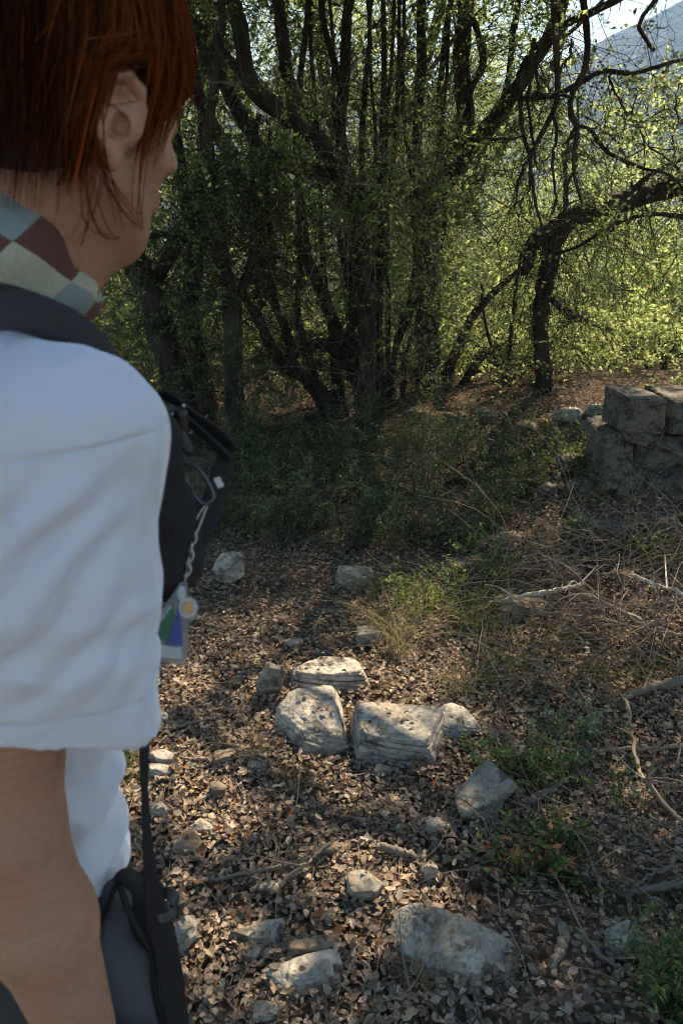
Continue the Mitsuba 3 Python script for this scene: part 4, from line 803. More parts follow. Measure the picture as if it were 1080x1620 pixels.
def limb(key, name, path, rpx, n=36, sides=11, wob=0.06, seed=0, crook=0.02, bs='bark'):
    """A trunk or branch seen through the pixels of path [(px, py, Y)], rpx its half widths in pixels."""
    p = np.array([at(*q) for q in path]); r = np.array([x * zc(w) / FPX for x, w in zip(np.interp(np.linspace(0, 1, len(p)), np.linspace(0, 1, len(rpx)), rpx), p)])
    q, rr = spline(p, n, r); g = np.random.default_rng(seed + 7)
    q = q + crook * (np.stack([meshkit.fbm(np.stack([np.linspace(0, n / 6, n), np.full(n, k * 9.0 + seed), np.zeros(n)], -1), 3, seed) for k in range(3)], -1) - 0.5) * np.sin(np.linspace(0, np.pi, n))[:, None] * 2
    rr = rr * (1 + 0.10 * (meshkit.fbm(np.stack([np.linspace(0, n / 3, n), np.zeros(n) + seed, np.zeros(n)], -1), 2, seed) - 0.5) * 2)
    put(name, tube(q, rr, sides, True, wob, seed), bs, key, smooth=True); return q, rr
def stump_to_ground(path, Y):
    """Runs the first point of the path down into the ground."""
    x, y = path[0][:2]; p = at(x, y, Y); g = ground_z(p[0], p[1])
    return [(x, y, Y)] if p[2] < g else [None]
def trunk(key, name, path, Y, rpx, **k):
    pts = [(x, y, Y + (q[0] if q else 0)) for x, y, *q in path]
    b = at(*pts[0]); g = float(ground_z(b[0], b[1])); lo = b.copy(); lo[2] = g - 0.06
    q, r = limb(key, name, pts, rpx, **k)
    if b[2] > g - 0.02:                                                          # root flare down to the soil
        fl = np.array([q[0], q[0] * 0.5 + np.array([b[0], b[1], lo[2]]) * 0.5, lo]); put('root', tube(spline(fl, 8), np.linspace(r[0] * 1.0, r[0] * 1.6, 8), 11, True, 0.08, 3), 'bark', key, smooth=True)
    return q, r
def crown(key, limbs, cents, rad, nsp, rg, L, pal, nl=13, slen=0.24, carve=False, droop=0.25, branch=True, brad=0.006, odd=0.004, twig=0.0016):
    """Clumps of leafy sprays round the given centres, each clump carried by a thin branch from the nearest limb."""
    global NLEAF
    lv = Leaves(); LP = np.vstack(limbs); br, kept = [], []
    n = len(cents); rad = np.broadcast_to(rad, (n,)); pool = LP
    order = np.argsort([np.linalg.norm(LP - c, axis=1).min() for c in cents])
    for c, r in zip(cents[order], rad[order]):
        dd = np.linalg.norm(pool - c, axis=1) + 0.4 * np.maximum(pool[:, 2] - c[2] + 0.10, 0) + rg.uniform(0, 0.15, len(pool)); a = pool[np.argmin(dd)]
        m = (a + c) / 2 + rg.normal(0, 0.10, 3) * np.linalg.norm(c - a) + np.array([0, 0, 0.08 * np.linalg.norm(c - a)])
        q = spline([a, m, c], 7) + np.vstack([[0, 0, 0], rg.normal(0, 0.010, (5, 3)), [0, 0, 0]])
        if carve and (~lets_sun(q[2:], rg, 1.0, carve == 2)).mean() > 0.3: continue
        kept.append((c, r)); pool = np.vstack([pool, q[3:]]); br.append((q, np.linspace(1, 0.35, 7) * brad * (0.6 + 0.5 * np.linalg.norm(c - a))))
    if branch and br:
        v, f = tubes(np.array([b[0] for b in br]), np.array([b[1] for b in br]), 4); k = put('branches', (v, f), 'bark', key, smooth=True); labels[k] = {'kind': 'stuff'}
    cents, rad = np.array([c for c, _ in kept]), np.array([r for _, r in kept])
    base = np.repeat(cents, nsp, 0); rr = np.repeat(rad, nsp); off = unit(rg.normal(size=(len(base), 3))) * (rg.uniform(0, 1, (len(base), 1)) ** 0.5)
    ends = base + off * rr[:, None]; d = unit(off + 0.5 * rg.normal(size=off.shape) + np.array([0, 0, 0.1]))
    lv.sprays(ends - d * slen * 0.4, d, slen * rg.uniform(0.6, 1.3, len(base)), nl, L, pal, rg, droop, twig, carve=carve, odd=odd)
    NLEAF += lv.put(key)
def px_cents(n, x0, x1, y0, y1, Y0, Y1, rg, dens=None, thr=0.42):
    """Clump centres scattered through the part of the wood seen between these pixels, Y0..Y1 metres away, with gaps where a noise is low."""
    out = []
    while len(out) < n:
        x, y, Y = rg.uniform(x0, x1), rg.uniform(y0, y1), rg.uniform(Y0, Y1); p = at(x, y, Y)
        if p[2] < ground_z(p[0], p[1]) + 0.15: continue
        if meshkit.fbm(p * 1.1 + 40, 2, 3) < thr or (dens and rg.uniform() > dens(x, y)): continue
        out.append(p)
    return np.array(out)
def bare_twigs(key, starts, n, rg, l0=0.25, l1=0.8, rad=0.0026, down=0.2, name='dead_twigs', bs='bark'):
    i = rg.integers(0, len(starts), n); k = 6; tt = np.linspace(0, 1, k); d = unit(rg.normal(size=(n, 3)) + np.array([0, -0.2, -down])); L = rg.uniform(l0, l1, n)
    b = rg.normal(0, 0.35, (n, 3)) - np.array([0, 0, down]); wig = np.cumsum(rg.normal(0, 0.03, (n, k, 3)), 1); wig -= wig[:, :1]
    P = starts[i][:, None] + L[:, None, None] * (d[:, None] * tt[:, None] + b[:, None] * (tt ** 2)[:, None] + wig)
    v, f = tubes(P, rad * rg.uniform(0.5, 1.5, n)[:, None] * np.linspace(1, 0.35, k), 3); kk = put(name, (v, f), bs, key, smooth=True); labels[kk] = {'kind': 'stuff'}
    return P.reshape(-1, 3)
def up_cents(n, x0, x1, y0, y1, z0, z1, rg):
    return np.stack([rg.uniform(x0, x1, n), rg.uniform(y0, y1, n), rg.uniform(z0, z1, n)], 1)
rg = np.random.default_rng(303)
# --- tree with the S-shaped trunk
t1 = thing('tree', 'tree with a thick S-curved trunk leaning to the left in the upper middle', 'tree')
a1 = trunk(t1, 'trunk', [(584, 690), (579, 600), (580, 500), (579, 420), (573, 350), (546, 285), (510, 226), (455, 181), (406, 146), (389, 110), (382, 50), (366, -20), (335, -140), (300, -330)], 4.85, [17, 16, 15, 15, 15.5, 15.5, 15, 15, 15, 13.5, 12.5, 11.5, 10, 7], n=70, seed=1)[0]
a2 = limb(t1, 'limb', [(577, 395, 5.3), (565, 335, 5.38), (525, 282, 5.45), (470, 265, 5.5), (420, 240, 5.5), (390, 195, 5.5), (335, 100, 5.5), (292, 10, 5.5), (262, -120, 5.6)], [15, 14, 14, 13, 12, 11, 10, 9, 7], seed=2)[0]
a3 = limb(t1, 'limb', [(480, 195, 5.25), (466, 160, 5.3), (452, 110, 5.32), (446, 50, 5.35), (436, -40, 5.4), (430, -250, 5.5)], [12, 12, 11, 10, 9, 6], seed=3)[0]
a4 = limb(t1, 'limb', [(577, 360, 5.3), (556, 300, 5.4), (541, 230, 5.45), (541, 165, 5.45), (547, 75, 5.5), (554, -10, 5.5), (560, -200, 5.6)], [11, 10, 9.5, 9, 8, 8, 5], seed=4)[0]
a5 = limb(t1, 'limb', [(541, 130, 5.45), (522, 80, 5.5), (510, 0, 5.55), (505, -120, 5.6)], [6, 5.5, 5, 4], n=20, seed=5)[0]
a6 = limb(t1, 'limb', [(385, 120, 5.25), (330, 60, 5.2), (300, 20, 5.2), (285, -60, 5.2)], [7, 8, 7, 5], n=22, seed=6)[0]
L1 = [a1, a2, a3, a4, a5, a6]
crown(t1, L1, px_cents(60, 270, 620, -60, 330, 5.4, 6.8, rg), 0.26, 13, rg, 0.034, GREEN, carve=True)
crown(t1, L1, up_cents(175, -2.6, 0.6, 3.6, 7.0, 3.2, 5.2, rg), 0.36, 13, rg, 0.056, GREEN, slen=0.34, carve=True, twig=0, brad=0.007)
bare_twigs(t1, np.vstack(L1), 420, rg)
# --- straight forked tree
t2 = thing('tree', 'tree with a thick straight dark trunk that forks above a tangle of dry twigs', 'tree')
b1 = trunk(t2, 'trunk', [(679, 645), (676, 560), (677, 450), (676, 380), (674, 325), (688, 288), (722, 240), (738, 190), (732, 100), (735, 0), (735, -110), (740, -330)], 5.9, [23, 20, 19, 19.5, 21, 17, 15, 13.5, 13, 13, 11, 8], n=64, seed=11)[0]
b2 = limb(t2, 'limb', [(678, 320, 5.9), (710, 282, 5.85), (745, 240, 5.8), (778, 197, 5.75), (815, 148, 5.65), (838, 103, 5.6), (878, 39, 5.5), (892, -10, 5.4), (915, -110, 5.3), (960, -300, 5.2)], [14, 14, 14, 14, 12, 11, 11, 10, 9, 7], n=48, seed=12)[0]
b3 = limb(t2, 'limb', [(820, 140, 5.65), (848, 75, 5.6), (905, 32, 5.5), (972, 0, 5.4), (1040, -40, 5.3)], [7, 6.5, 6, 6, 5], n=26, seed=13)[0]
b4 = limb(t2, 'limb', [(741, 160, 5.9), (748, 130, 5.88), (762, 105, 5.85), (763, 74, 5.85), (746, 25, 5.9), (738, -60, 5.9)], [6.5, 6.5, 6.5, 6, 5, 4], n=22, seed=14)[0]
b5 = limb(t2, 'limb', [(672, 330, 5.9), (658, 275, 5.9), (660, 200, 5.95), (665, 100, 6.0), (664, 0, 6.0), (660, -150, 6.1)], [12, 9, 8, 8, 7, 5], n=32, seed=15)[0]
b6 = limb(t2, 'limb', [(700, 262, 5.9), (694, 180, 6.0), (700, 90, 6.05), (715, 0, 6.1), (720, -120, 6.1)], [6, 5.5, 5, 4.5, 4], n=26, seed=16)[0]
b7 = limb(t2, 'limb', [(795, 175, 5.7), (803, 120, 5.75), (815, 40, 5.8), (822, -40, 5.8)], [6, 5, 5, 4], n=22, seed=17)[0]
L2 = [b1, b2, b3, b4, b5, b6, b7]
crown(t2, L2, px_cents(46, 600, 880, -60, 330, 5.2, 7.0, rg), 0.24, 11, rg, 0.034, GREEN, carve=True)
crown(t2, L2, px_cents(10, 640, 800, 330, 600, 5.4, 6.4, rg), 0.22, 11, rg, 0.034, GREEN, carve=True)
crown(t2, L2, up_cents(190, 0.0, 3.6, 3.4, 7.4, 3.3, 5.6, rg), 0.36, 13, rg, 0.056, GREEN, slen=0.34, carve=True, twig=0, brad=0.007)
bare_twigs(t2, np.vstack(L2), 380, rg)
tang = np.array([at(x, y, 5.75) for x, y in zip(rg.normal(672, 26, 90), rg.normal(285, 22, 90))])
bare_twigs(t2, tang, 260, rg, 0.15, 0.55, 0.0018, 0.9, 'dry_tangle', 'dry_wood')
# --- multi-stemmed clump in the middle
t3 = thing('tree', 'clump of many slender upright stems growing close together beside the straight trunk', 'tree')
L3 = []
for q_, (path, Y, r_) in enumerate((([(536, 640), (532, 560), (526, 496), (500, 438), (484, 380), (476, 300), (470, 190), (480, 60), (486, -80)], 5.5, [11, 10, 10, 9.5, 9, 7, 6, 5, 4]), ([(604, 655), (601, 540), (600, 450), (596, 350), (600, 200), (606, 0), (604, -120)], 5.35, [7, 6, 6, 5, 4.5, 4, 3]),
        ([(566, 650), (560, 560), (556, 470), (563, 380), (570, 250), (580, 100), (575, -60)], 5.6, [8, 7, 7, 6, 5, 4, 3]), ([(622, 645), (626, 560), (640, 505), (652, 470), (662, 400), (650, 250), (640, 60), (642, -60)], 5.6, [5, 5, 5, 4.5, 4, 4, 3, 3]), ([(590, 660), (588, 520), (610, 400), (624, 280), (628, 140), (634, -20)], 5.2, [5, 5, 4.5, 4, 3.5, 3]),
        ([(612, 650), (615, 500), (612, 380), (606, 240), (618, 80), (622, -60)], 5.7, [4.5, 4, 4, 3.5, 3, 3]), ([(578, 655), (572, 540), (545, 430), (532, 300), (528, 160), (520, 20), (515, -60)], 5.1, [5, 5, 4.5, 4, 3.5, 3, 3]), ([(640, 640), (646, 560), (660, 520), (668, 470)], 5.75, [5, 4, 4, 3]),
        ([(555, 655), (548, 560), (520, 480), (505, 400), (500, 250), (492, 80), (495, -60)], 5.8, [5, 5, 4.5, 4, 4, 3, 3]), ([(630, 645), (636, 520), (690, 420), (702, 300), (704, 150), (712, 0)], 5.6, [4, 4, 3.5, 3, 3, 2.5]), ([(597, 660), (592, 560), (584, 470), (596, 300), (586, 120), (594, -40)], 5.0, [3.5, 3.5, 3, 3, 2.5, 2.5]), ([(546, 655), (552, 520), (588, 420), (590, 330)], 5.3, [8, 7, 6, 5]))):
    L3.append(trunk(t3, 'stem', path, Y, r_, n=34, sides=9, seed=30 + q_, crook=0.05)[0])
crown(t3, L3, px_cents(48, 430, 720, 60, 470, 5.4, 6.6, rg), 0.22, 11, rg, 0.031, GREEN, carve=True)
crown(t3, L3, px_cents(34, 400, 700, 300, 640, 4.2, 4.85, rg), 0.15, 6, rg, 0.028, GREEN, carve=True)
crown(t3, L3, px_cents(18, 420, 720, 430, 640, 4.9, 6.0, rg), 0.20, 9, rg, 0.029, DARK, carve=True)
crown(t3, L3, up_cents(90, -1.0, 1.4, 4.4, 7.4, 3.2, 4.6, rg), 0.34, 13, rg, 0.058, GREEN, slen=0.34, carve=True, twig=0, brad=0.007)
bare_twigs(t3, np.vstack(L3), 1300, rg, 0.2, 0.9, 0.0020)
bare_twigs(t3, px_cents(120, 380, 700, 120, 640, 4.3, 5.0, rg, thr=0.3), 500, rg, 0.25, 0.8, 0.0014, 0.1, 'pale_twigs', 'dry_wood')
crown(t3, L3, up_cents(190, -0.8, 2.6, 1.8, 4.4, 3.0, 4.6, rg), 0.34, 13, rg, 0.058, GREEN, slen=0.34, carve=True, twig=0, brad=0.006)  # clumps added overhead to block sun from the person and lower-left ground
crown(t3, L3, np.array([SR + BF * 0.05 + SUN * t_ for t_ in (2.5, 2.8, 3.0, 3.2, 3.4, 3.7)]) + rg.normal(0, 0.08, (6, 3)), 0.34, 34, rg, 0.05, GREEN, slen=0.34, carve=2, twig=0.0022, brad=0.006)  # unseen leaf clumps added towards the sun to shade the shoulder
crown(t3, L3, np.array([b_ + SUN * t_ for b_ in (pz(8, 560, .49), pz(10, 620, .49), pz(45, 590, .50), pz(70, 560, .51)) for t_ in (2.7, 3.1, 3.5)]), 0.05, 16, rg, 0.05, GREEN, slen=0.16, twig=0, brad=0.005)  # small clumps added on the sun line to darken the shoulder spot
crown(t3, L3, np.array([b_ + SUN * t_ for b_ in (pz(15, 560, .49), pz(45, 590, .50), pz(12, 615, .49), pz(80, 560, .51), pz(150, 590, .53), pz(60, 640, .5)) for t_ in (2.6, 2.9, 3.2, 3.5)]), 0.09, 34, rg, 0.05, GREEN, slen=0.2, carve=2, twig=0.0022, brad=0.006)  # more added clumps blocking sun on the shoulder, hair gap left open
crown(t3, L3 + [b1, a1], px_cents(60, 380, 860, -40, 480, 4.3, 5.2, rg), 0.16, 7, rg, 0.030, np.vstack([GREEN, LIGHT[:2] * 0.8]), carve=True)  # paler leaves mixed in: sun shining through is put into their colour
# --- low leaning tree with forked arms
t4 = thing('tree', 'low leaning stem with forked arms left of the slender stems', 'tree')
c1 = trunk(t4, 'trunk', [(520, 655), (511, 632), (478, 594), (453, 578), (433, 553), (414, 514), (391, 478), (360, 440)], 4.9, [15, 14, 13, 12, 10, 8, 6, 4], n=40, seed=51)[0]
c2 = limb(t4, 'limb', [(462, 580, 4.9), (458, 548, 4.92), (449, 518, 4.95), (437, 490, 5.0), (429, 400, 5.0), (424, 320, 5.0), (428, 200, 5.1)], [8, 7, 6.5, 6, 5, 4, 3], n=32, seed=52)[0]
c3 = limb(t4, 'limb', [(487, 549, 5.1), (503, 543, 5.1), (520, 547, 5.1), (534, 556, 5.15), (548, 572, 5.2), (556, 600, 5.2)], [7, 8.5, 9, 8, 8, 7], n=20, seed=53)[0]
c4 = limb(t4, 'limb', [(505, 622, 4.95), (480, 545, 5.0), (470, 500, 5.05), (474, 440, 5.1), (468, 380, 5.1)], [6, 5, 5, 4, 3], n=26, seed=54)[0]
c5 = limb(t4, 'limb', [(500, 545, 5.1), (478, 548, 5.05), (462, 562, 4.95)], [6, 6, 6], n=10, seed=55)[0]
L4 = [c1, c2, c3, c4, c5]
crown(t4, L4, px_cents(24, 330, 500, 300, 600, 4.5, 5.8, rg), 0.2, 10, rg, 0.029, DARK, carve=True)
bare_twigs(t4, np.vstack(L4), 520, rg, 0.2, 0.7, 0.0022)
# --- dark trunks at the left
t5 = thing('tree', 'thick crooked dark trunk behind the shoulder of the person', 'tree')
d1 = trunk(t5, 'trunk', [(290, 655), (284, 625), (273, 578), (256, 527), (247, 488), (222, 438), (202, 395), (160, 325), (100, 230), (60, 80), (40, -120)], 4.7, [25, 24, 23, 22, 22, 21, 19, 17, 15, 12, 9], n=56, seed=61)[0]
d2 = limb(t5, 'limb', [(236, 460, 4.7), (262, 420, 4.75), (290, 372, 4.8), (318, 300, 4.9), (320, 200, 5.0), (300, 60, 5.0), (290, -100, 5.0)], [12, 11, 10, 9, 8, 6, 5], n=36, seed=62)[0]
d3 = limb(t5, 'limb', [(215, 375, 4.7), (250, 372, 4.6), (290, 368, 4.5), (330, 372, 4.4)], [5, 5, 4, 3], n=18, seed=63)[0]
L5 = [d1, d2, d3]
crown(t5, L5, px_cents(60, 120, 370, -60, 420, 4.2, 5.8, rg), 0.26, 13, rg, 0.031, GREEN, carve=True)
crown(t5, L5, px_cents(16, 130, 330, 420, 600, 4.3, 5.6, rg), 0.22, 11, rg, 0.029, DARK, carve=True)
crown(t5, L5, up_cents(170, -4.6, -0.8, 2.4, 6.8, 3.1, 5.2, rg), 0.36, 13, rg, 0.056, GREEN, slen=0.34, carve=True, twig=0, brad=0.007)
bare_twigs(t5, np.vstack(L5), 420, rg)
t6 = thing('tree', 'upright dark trunk rising behind the black chest bag', 'tree')
e1 = trunk(t6, 'trunk', [(372, 692), (371, 620), (370, 555), (367, 477), (352, 415), (338, 340), (330, 240), (345, 100), (340, -80)], 4.5, [17, 16, 15, 14, 13, 11, 9, 7, 5], n=50, seed=71)[0]
e2 = limb(t6, 'limb', [(369, 490, 4.5), (392, 430, 4.55), (400, 370, 4.6), (398, 280, 4.7), (410, 180, 4.7)], [8, 7, 6, 5, 4], n=28, seed=72)[0]
L6 = [e1, e2]
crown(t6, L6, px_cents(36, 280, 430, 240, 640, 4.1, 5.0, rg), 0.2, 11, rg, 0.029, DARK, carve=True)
bare_twigs(t6, np.vstack(L6), 420, rg, 0.2, 0.7, 0.0022)
t7 = thing('tree', 'dark leaning trunk between the crooked trunk and the upright one at the left', 'tree')
f1 = trunk(t7, 'trunk', [(328, 650), (320, 600), (304, 530), (300, 470), (308, 410), (300, 340), (280, 240), (262, 80), (250, -100)], 5.1, [17, 16, 15, 14, 13, 12, 10, 8, 6], n=46, seed=81)[0]
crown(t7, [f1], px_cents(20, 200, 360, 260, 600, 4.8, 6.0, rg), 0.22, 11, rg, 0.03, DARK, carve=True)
bare_twigs(t7, f1, 200, rg)
# --- leaning tree at the right with its thick broken limb
t8 = thing('tree', 'tree at the right whose thick rough limb stretches out to the right edge', 'tree')
g1 = trunk(t8, 'trunk', [(864, 662), (860, 600), (857, 540), (856, 495), (866, 440), (874, 395), (892, 352), (930, 336), (990, 319), (1040, 302), (1100, 286), (1200, 262)], 5.1, [15, 14, 13, 13, 14, 15, 17, 16, 16, 17, 17, 15], n=64, seed=91, wob=0.10)[0]
g2 = limb(t8, 'limb', [(884, 358, 5.1), (862, 368, 5.05), (846, 384, 5.0), (836, 410, 4.95), (828, 432, 4.9)], [14, 14, 12, 9, 5], n=20, seed=92, wob=0.12)[0]
g3 = limb(t8, 'limb', [(992, 318, 5.1), (1004, 296, 5.1), (1022, 280, 5.1), (1050, 262, 5.1), (1090, 250, 5.1)], [5, 4.5, 4, 3.5, 3], n=16, seed=93)[0]
g4 = limb(t8, 'limb', [(870, 470, 5.1), (900, 496, 5.05), (930, 505, 5.0)], [6, 5, 3], n=12, seed=94)[0]
g5 = limb(t8, 'limb', [(1100, 345, 4.9), (1035, 340, 4.9), (980, 352, 4.9), (930, 380, 4.95), (880, 400, 5.0)], [4, 3.5, 3, 2.5, 2], n=20, seed=95)[0]
L8 = [g1, g2, g3, g4, g5]
crown(t8, L8, px_cents(34, 800, 1120, 330, 620, 4.6, 5.8, rg), 0.2, 9, rg, 0.029, GREEN, carve=True)
crown(t8, L8, px_cents(16, 880, 1120, 60, 330, 4.6, 5.4, rg), 0.2, 9, rg, 0.03, DARK, carve=True)
bare_twigs(t8, np.vstack(L8), 420, rg, 0.2, 0.8, 0.0024, 0.6)
# --- tree out of frame whose bare boughs hang down into the picture
t9 = thing('tree', 'dark bare boughs hanging down in front of the bright sky at the upper right', 'tree')
HP = [([(850, -260), (868, -60), (874, 47), (882, 117), (878, 163), (854, 214), (843, 233), (838, 300)], [7, 6, 5.2, 5, 5, 4, 3, 1.5]), ([(930, -240), (922, -60), (924, 0), (928, 50), (921, 110), (908, 138), (906, 187), (914, 203), (909, 249), (913, 295), (921, 325)], [8, 7, 6, 5.5, 5, 5, 4.5, 4, 3, 2.6, 1.5]),
      ([(800, 160), (831, 156), (874, 152), (917, 132), (948, 113), (990, 117), (1045, 103), (1110, 96)], [3, 4, 4.5, 4.5, 4, 3.6, 3, 2.5]), ([(912, 200), (932, 205), (955, 233), (983, 257), (1033, 268), (1080, 300)], [3, 3, 3.4, 3, 2.4, 2]), ([(856, 60), (852, 100), (851, 128), (846, 160)], [3, 2.6, 2.2, 1.5]),
      ([(830, 110), (822, 160), (830, 220), (838, 270), (843, 320), (858, 366), (864, 400)], [4, 3.6, 3, 3, 2.4, 2, 1.4]), ([(872, 180), (880, 226), (876, 250), (878, 300), (872, 340)], [3, 2.6, 2.4, 2, 1.4]), ([(845, 60), (836, 120), (840, 180), (846, 240), (850, 268)], [3, 3, 2.6, 2, 1.4]), ([(843, 233), (830, 262), (820, 300), (813, 332)], [2.4, 2.2, 2, 1.2]),
      ([(909, 200), (900, 222), (893, 226)], [2.2, 1.8, 1.2]), ([(838, 300), (826, 320), (820, 345)], [1.8, 1.5, 1]), ([(912, 260), (902, 290), (896, 330), (890, 360)], [2, 1.8, 1.5, 1]), ([(1035, 80), (1020, 20), (1040, -10), (1030, -80)], [3, 3.5, 4, 5]), ([(962, 120), (985, 160), (1010, 196), (1018, 250)], [2, 2, 1.6, 1]), ([(880, 120), (900, 90), (904, 60)], [2, 1.6, 1.2]), ([(700, 215), (735, 225), (790, 222), (830, 214)], [2.4, 2.8, 2.6, 2]), ([(908, 150), (880, 150), (850, 148), (836, 160)], [2.6, 2.6, 2.4, 2])]
bw = np.array([1.9, 3.6, float(ground_z(1.9, 3.6))])
LT = []
q_, r_ = spline([bw - [0, 0, 0.08], bw + [0.1, 0.1, 1.0], bw + [0.05, 0.4, 2.2], bw + [-0.2, 0.7, 3.3], bw + [-0.6, 0.9, 4.3]], 40, [0.12, 0.10, 0.09, 0.07, 0.04])
sh = np.array([1.5, 0, 0]); q_ = q_ + sh; put('trunk', tube(q_, r_, 11, True, 0.07, 5), 'bark', t9, smooth=True); LT.append(q_)
tops = []
for k_, (path, r_) in enumerate(HP):
    Y = 4.5 + 0.05 * (k_ % 4); LT.append(limb(t9, 'bough', [(x, y, Y) for x, y in path], r_, n=26, sides=7, seed=100 + k_, crook=0.03)[0])
for k_ in (1, 2):
    e_ = LT[k_][0]; q2, r2 = spline([q_[26 + 4 * k_], (q_[28] + e_) / 2 + [0, 0, 0.4], e_], 24, [0.05, 0.04, 0.026]); put('bough', tube(q2, r2, 8), 'bark', t9, smooth=True); LT.append(q2)
crown(t9, LT[:1] + LT[-2:], up_cents(95, 2.0, 5.4, 3.6, 7.0, 3.0, 5.0, rg), 0.36, 13, rg, 0.056, GREEN, slen=0.34, carve=True, twig=0, brad=0.007)  # clumps added above the view to keep sun off the right bank
crown(t9, LT[:1] + LT[-2:], up_cents(160, 0.6, 4.6, 2.0, 5.0, 3.2, 5.0, rg), 0.36, 13, rg, 0.056, GREEN, slen=0.34, carve=True, twig=0, brad=0.007)
crown(t9, LT, px_cents(30, 860, 1110, -60, 330, 4.2, 4.9, rg), 0.15, 6, rg, 0.03, np.vstack([DARK, LIGHT]), nl=10, carve=True)
bare_twigs(t9, np.vstack(LT[1:-2]), 260, rg, 0.12, 0.5, 0.0022, 0.7)
# --- two small crooked saplings right of the straight trunk
t10 = thing('sapling', 'two thin crooked stems from one root just right of the straight trunk', 'sapling')
s1 = trunk(t10, 'stem', [(706, 622), (711, 578), (724, 545), (745, 502), (790, 452), (832, 420)], 5.8, [9, 8, 8, 7, 5, 3], n=30, seed=131)[0]
s2 = trunk(t10, 'stem', [(716, 628), (736, 602), (758, 566), (802, 545), (855, 520)], 5.8, [9, 8, 8, 5, 3], n=26, seed=132)[0]
crown(t10, [s1, s2], px_cents(20, 690, 870, 380, 610, 5.2, 6.6, rg), 0.18, 9, rg, 0.031, GREEN, carve=True)
t11 = thing('sapling', 'thin twiggy sapling standing between the leaning right tree and the straight trunk', 'sapling')
s3 = [trunk(t11, 'stem', [(790, 648), (800, 600), (806, 555), (812, 480), (825, 400)], 5.5, [4, 4, 3.5, 3, 2], n=22, seed=133)[0], trunk(t11, 'stem', [(800, 640), (792, 590), (770, 520), (762, 450)], 5.5, [3, 3, 2.5, 2], n=20, seed=134)[0]]
crown(t11, s3, px_cents(16, 740, 880, 400, 630, 5.2, 5.9, rg), 0.16, 9, rg, 0.029, GREEN, carve=True)
bare_twigs(t11, np.vstack(s3), 260, rg, 0.15, 0.6, 0.002)
NL_FRONT = NLEAF
# --- wood behind: left dense and dark, right open and sunlit
ANCH = [(120, 'crooked dark trunk'), (372, 'upright dark trunk'), (520, 'low leaning stem'), (584, 'S-curved trunk'), (677, 'straight trunk'), (862, 'right-hand tree'), (1010, 'stone wall')]
PLACED = []
def place_labels():
    cells = {}
    for key, desc, p in PLACED:
        d = p - CAM; px = 540 + FPX * d[0] / (d @ FWD); i = int(np.argmin([abs(px - a) for a, _ in ANCH])); cells.setdefault((desc, i, px > ANCH[i][0]), []).append((d[1], key))
    for (desc, i, right), ks in cells.items():
        for n_, (_, key) in enumerate(sorted(ks)):
            labels[key]['label'] = f"{desc} just {'right' if right else 'left'} of the {ANCH[i][1]}" + ('' if len(ks) == 1 else ', ' + ['nearest', 'second', 'third', 'fourth', 'fifth', 'sixth', 'seventh', 'eighth'][min(n_, 7)] + ' back')
def wood_tree(x, y, h, label, group, seed, pal, ncl, L, spread, low=0.5, nsp=13):
    g = np.random.default_rng(seed); k = thing('background_tree', label, 'tree', group); z0 = float(ground_z(x, y)); lim = []
    if y > 3: PLACED.append((k, label, np.array([x, y, z0 + 1.0])))
    p = np.array([[x, y, z0 - 0.1], [x + g.normal(0, .2), y + g.normal(0, .2), z0 + h * .35], [x + g.normal(0, .5), y + g.normal(0, .4), z0 + h * .7], [x + g.normal(0, .7), y + g.normal(0, .6), z0 + h]])
    q, r = spline(p, 24, np.array([.035, .028, .018, .006]) * h * g.uniform(0.7, 1.1) * 0.6); put('trunk', tube(q, r, 8, True, 0.06, seed), 'bark', k, smooth=True); lim.append(q)
    for m in range(5):
        s = q[int(g.uniform(3, 18))]; e = s + np.array([g.normal(0, spread * .5), g.normal(0, spread * .4), g.uniform(.3, .9) * h * .35])
        q2, r2 = spline([s, (s + e) / 2 + g.normal(0, .15, 3), e], 14, [0.010 * h * .6, .007 * h * .6, .003 * h * .6]); put('limb', tube(q2, r2, 6), 'bark', k, smooth=True); lim.append(q2)
    c = np.stack([x + g.normal(0, spread * .55, ncl * 2), y + g.normal(0, spread * .5, ncl * 2), z0 + h * low + (g.uniform(0, 1, ncl * 2) ** 1.1) * h * (1.02 - low)], 1)
    c = c[meshkit.fbm(c * 0.9 + seed, 2, seed) > 0.42][:ncl]; c = c[c[:, 2] > ground_z(c[:, 0], c[:, 1]) + 0.2]
    crown(k, lim, c, 0.40, nsp, g, L, pal, slen=0.36, twig=0.003 if 6 < y < 10.5 else 0, brad=0.008, odd=0.006, nl=12, carve=True)
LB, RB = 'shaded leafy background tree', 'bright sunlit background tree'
for q_, (x, y, h, ncl) in enumerate(((-3.4, 7.4, 4.6, 70), (-2.2, 8.4, 5.0, 80), (-1.0, 7.8, 4.8, 70), (-0.1, 9.2, 5.0, 70), (-4.6, 9.0, 5.2, 80), (-3.0, 10.5, 5.5, 80), (-1.4, 11.0, 5.5, 80), (-5.5, 7.0, 4.6, 60), (-2.6, 6.6, 4.0, 50), (-0.6, 10.2, 5.2, 90), (0.7, 10.8, 5.0, 90), (1.7, 10.2, 4.2, 80), (-1.9, 12.5, 5.6, 90))):
    wood_tree(x, y, h, LB, 'trees of the shaded wood at the left', 400 + q_, LIGHT if y > 7.5 else GREEN, int(ncl * (0.8 if x < -2.5 else 0.55)), 0.042, 1.3, 0.10)
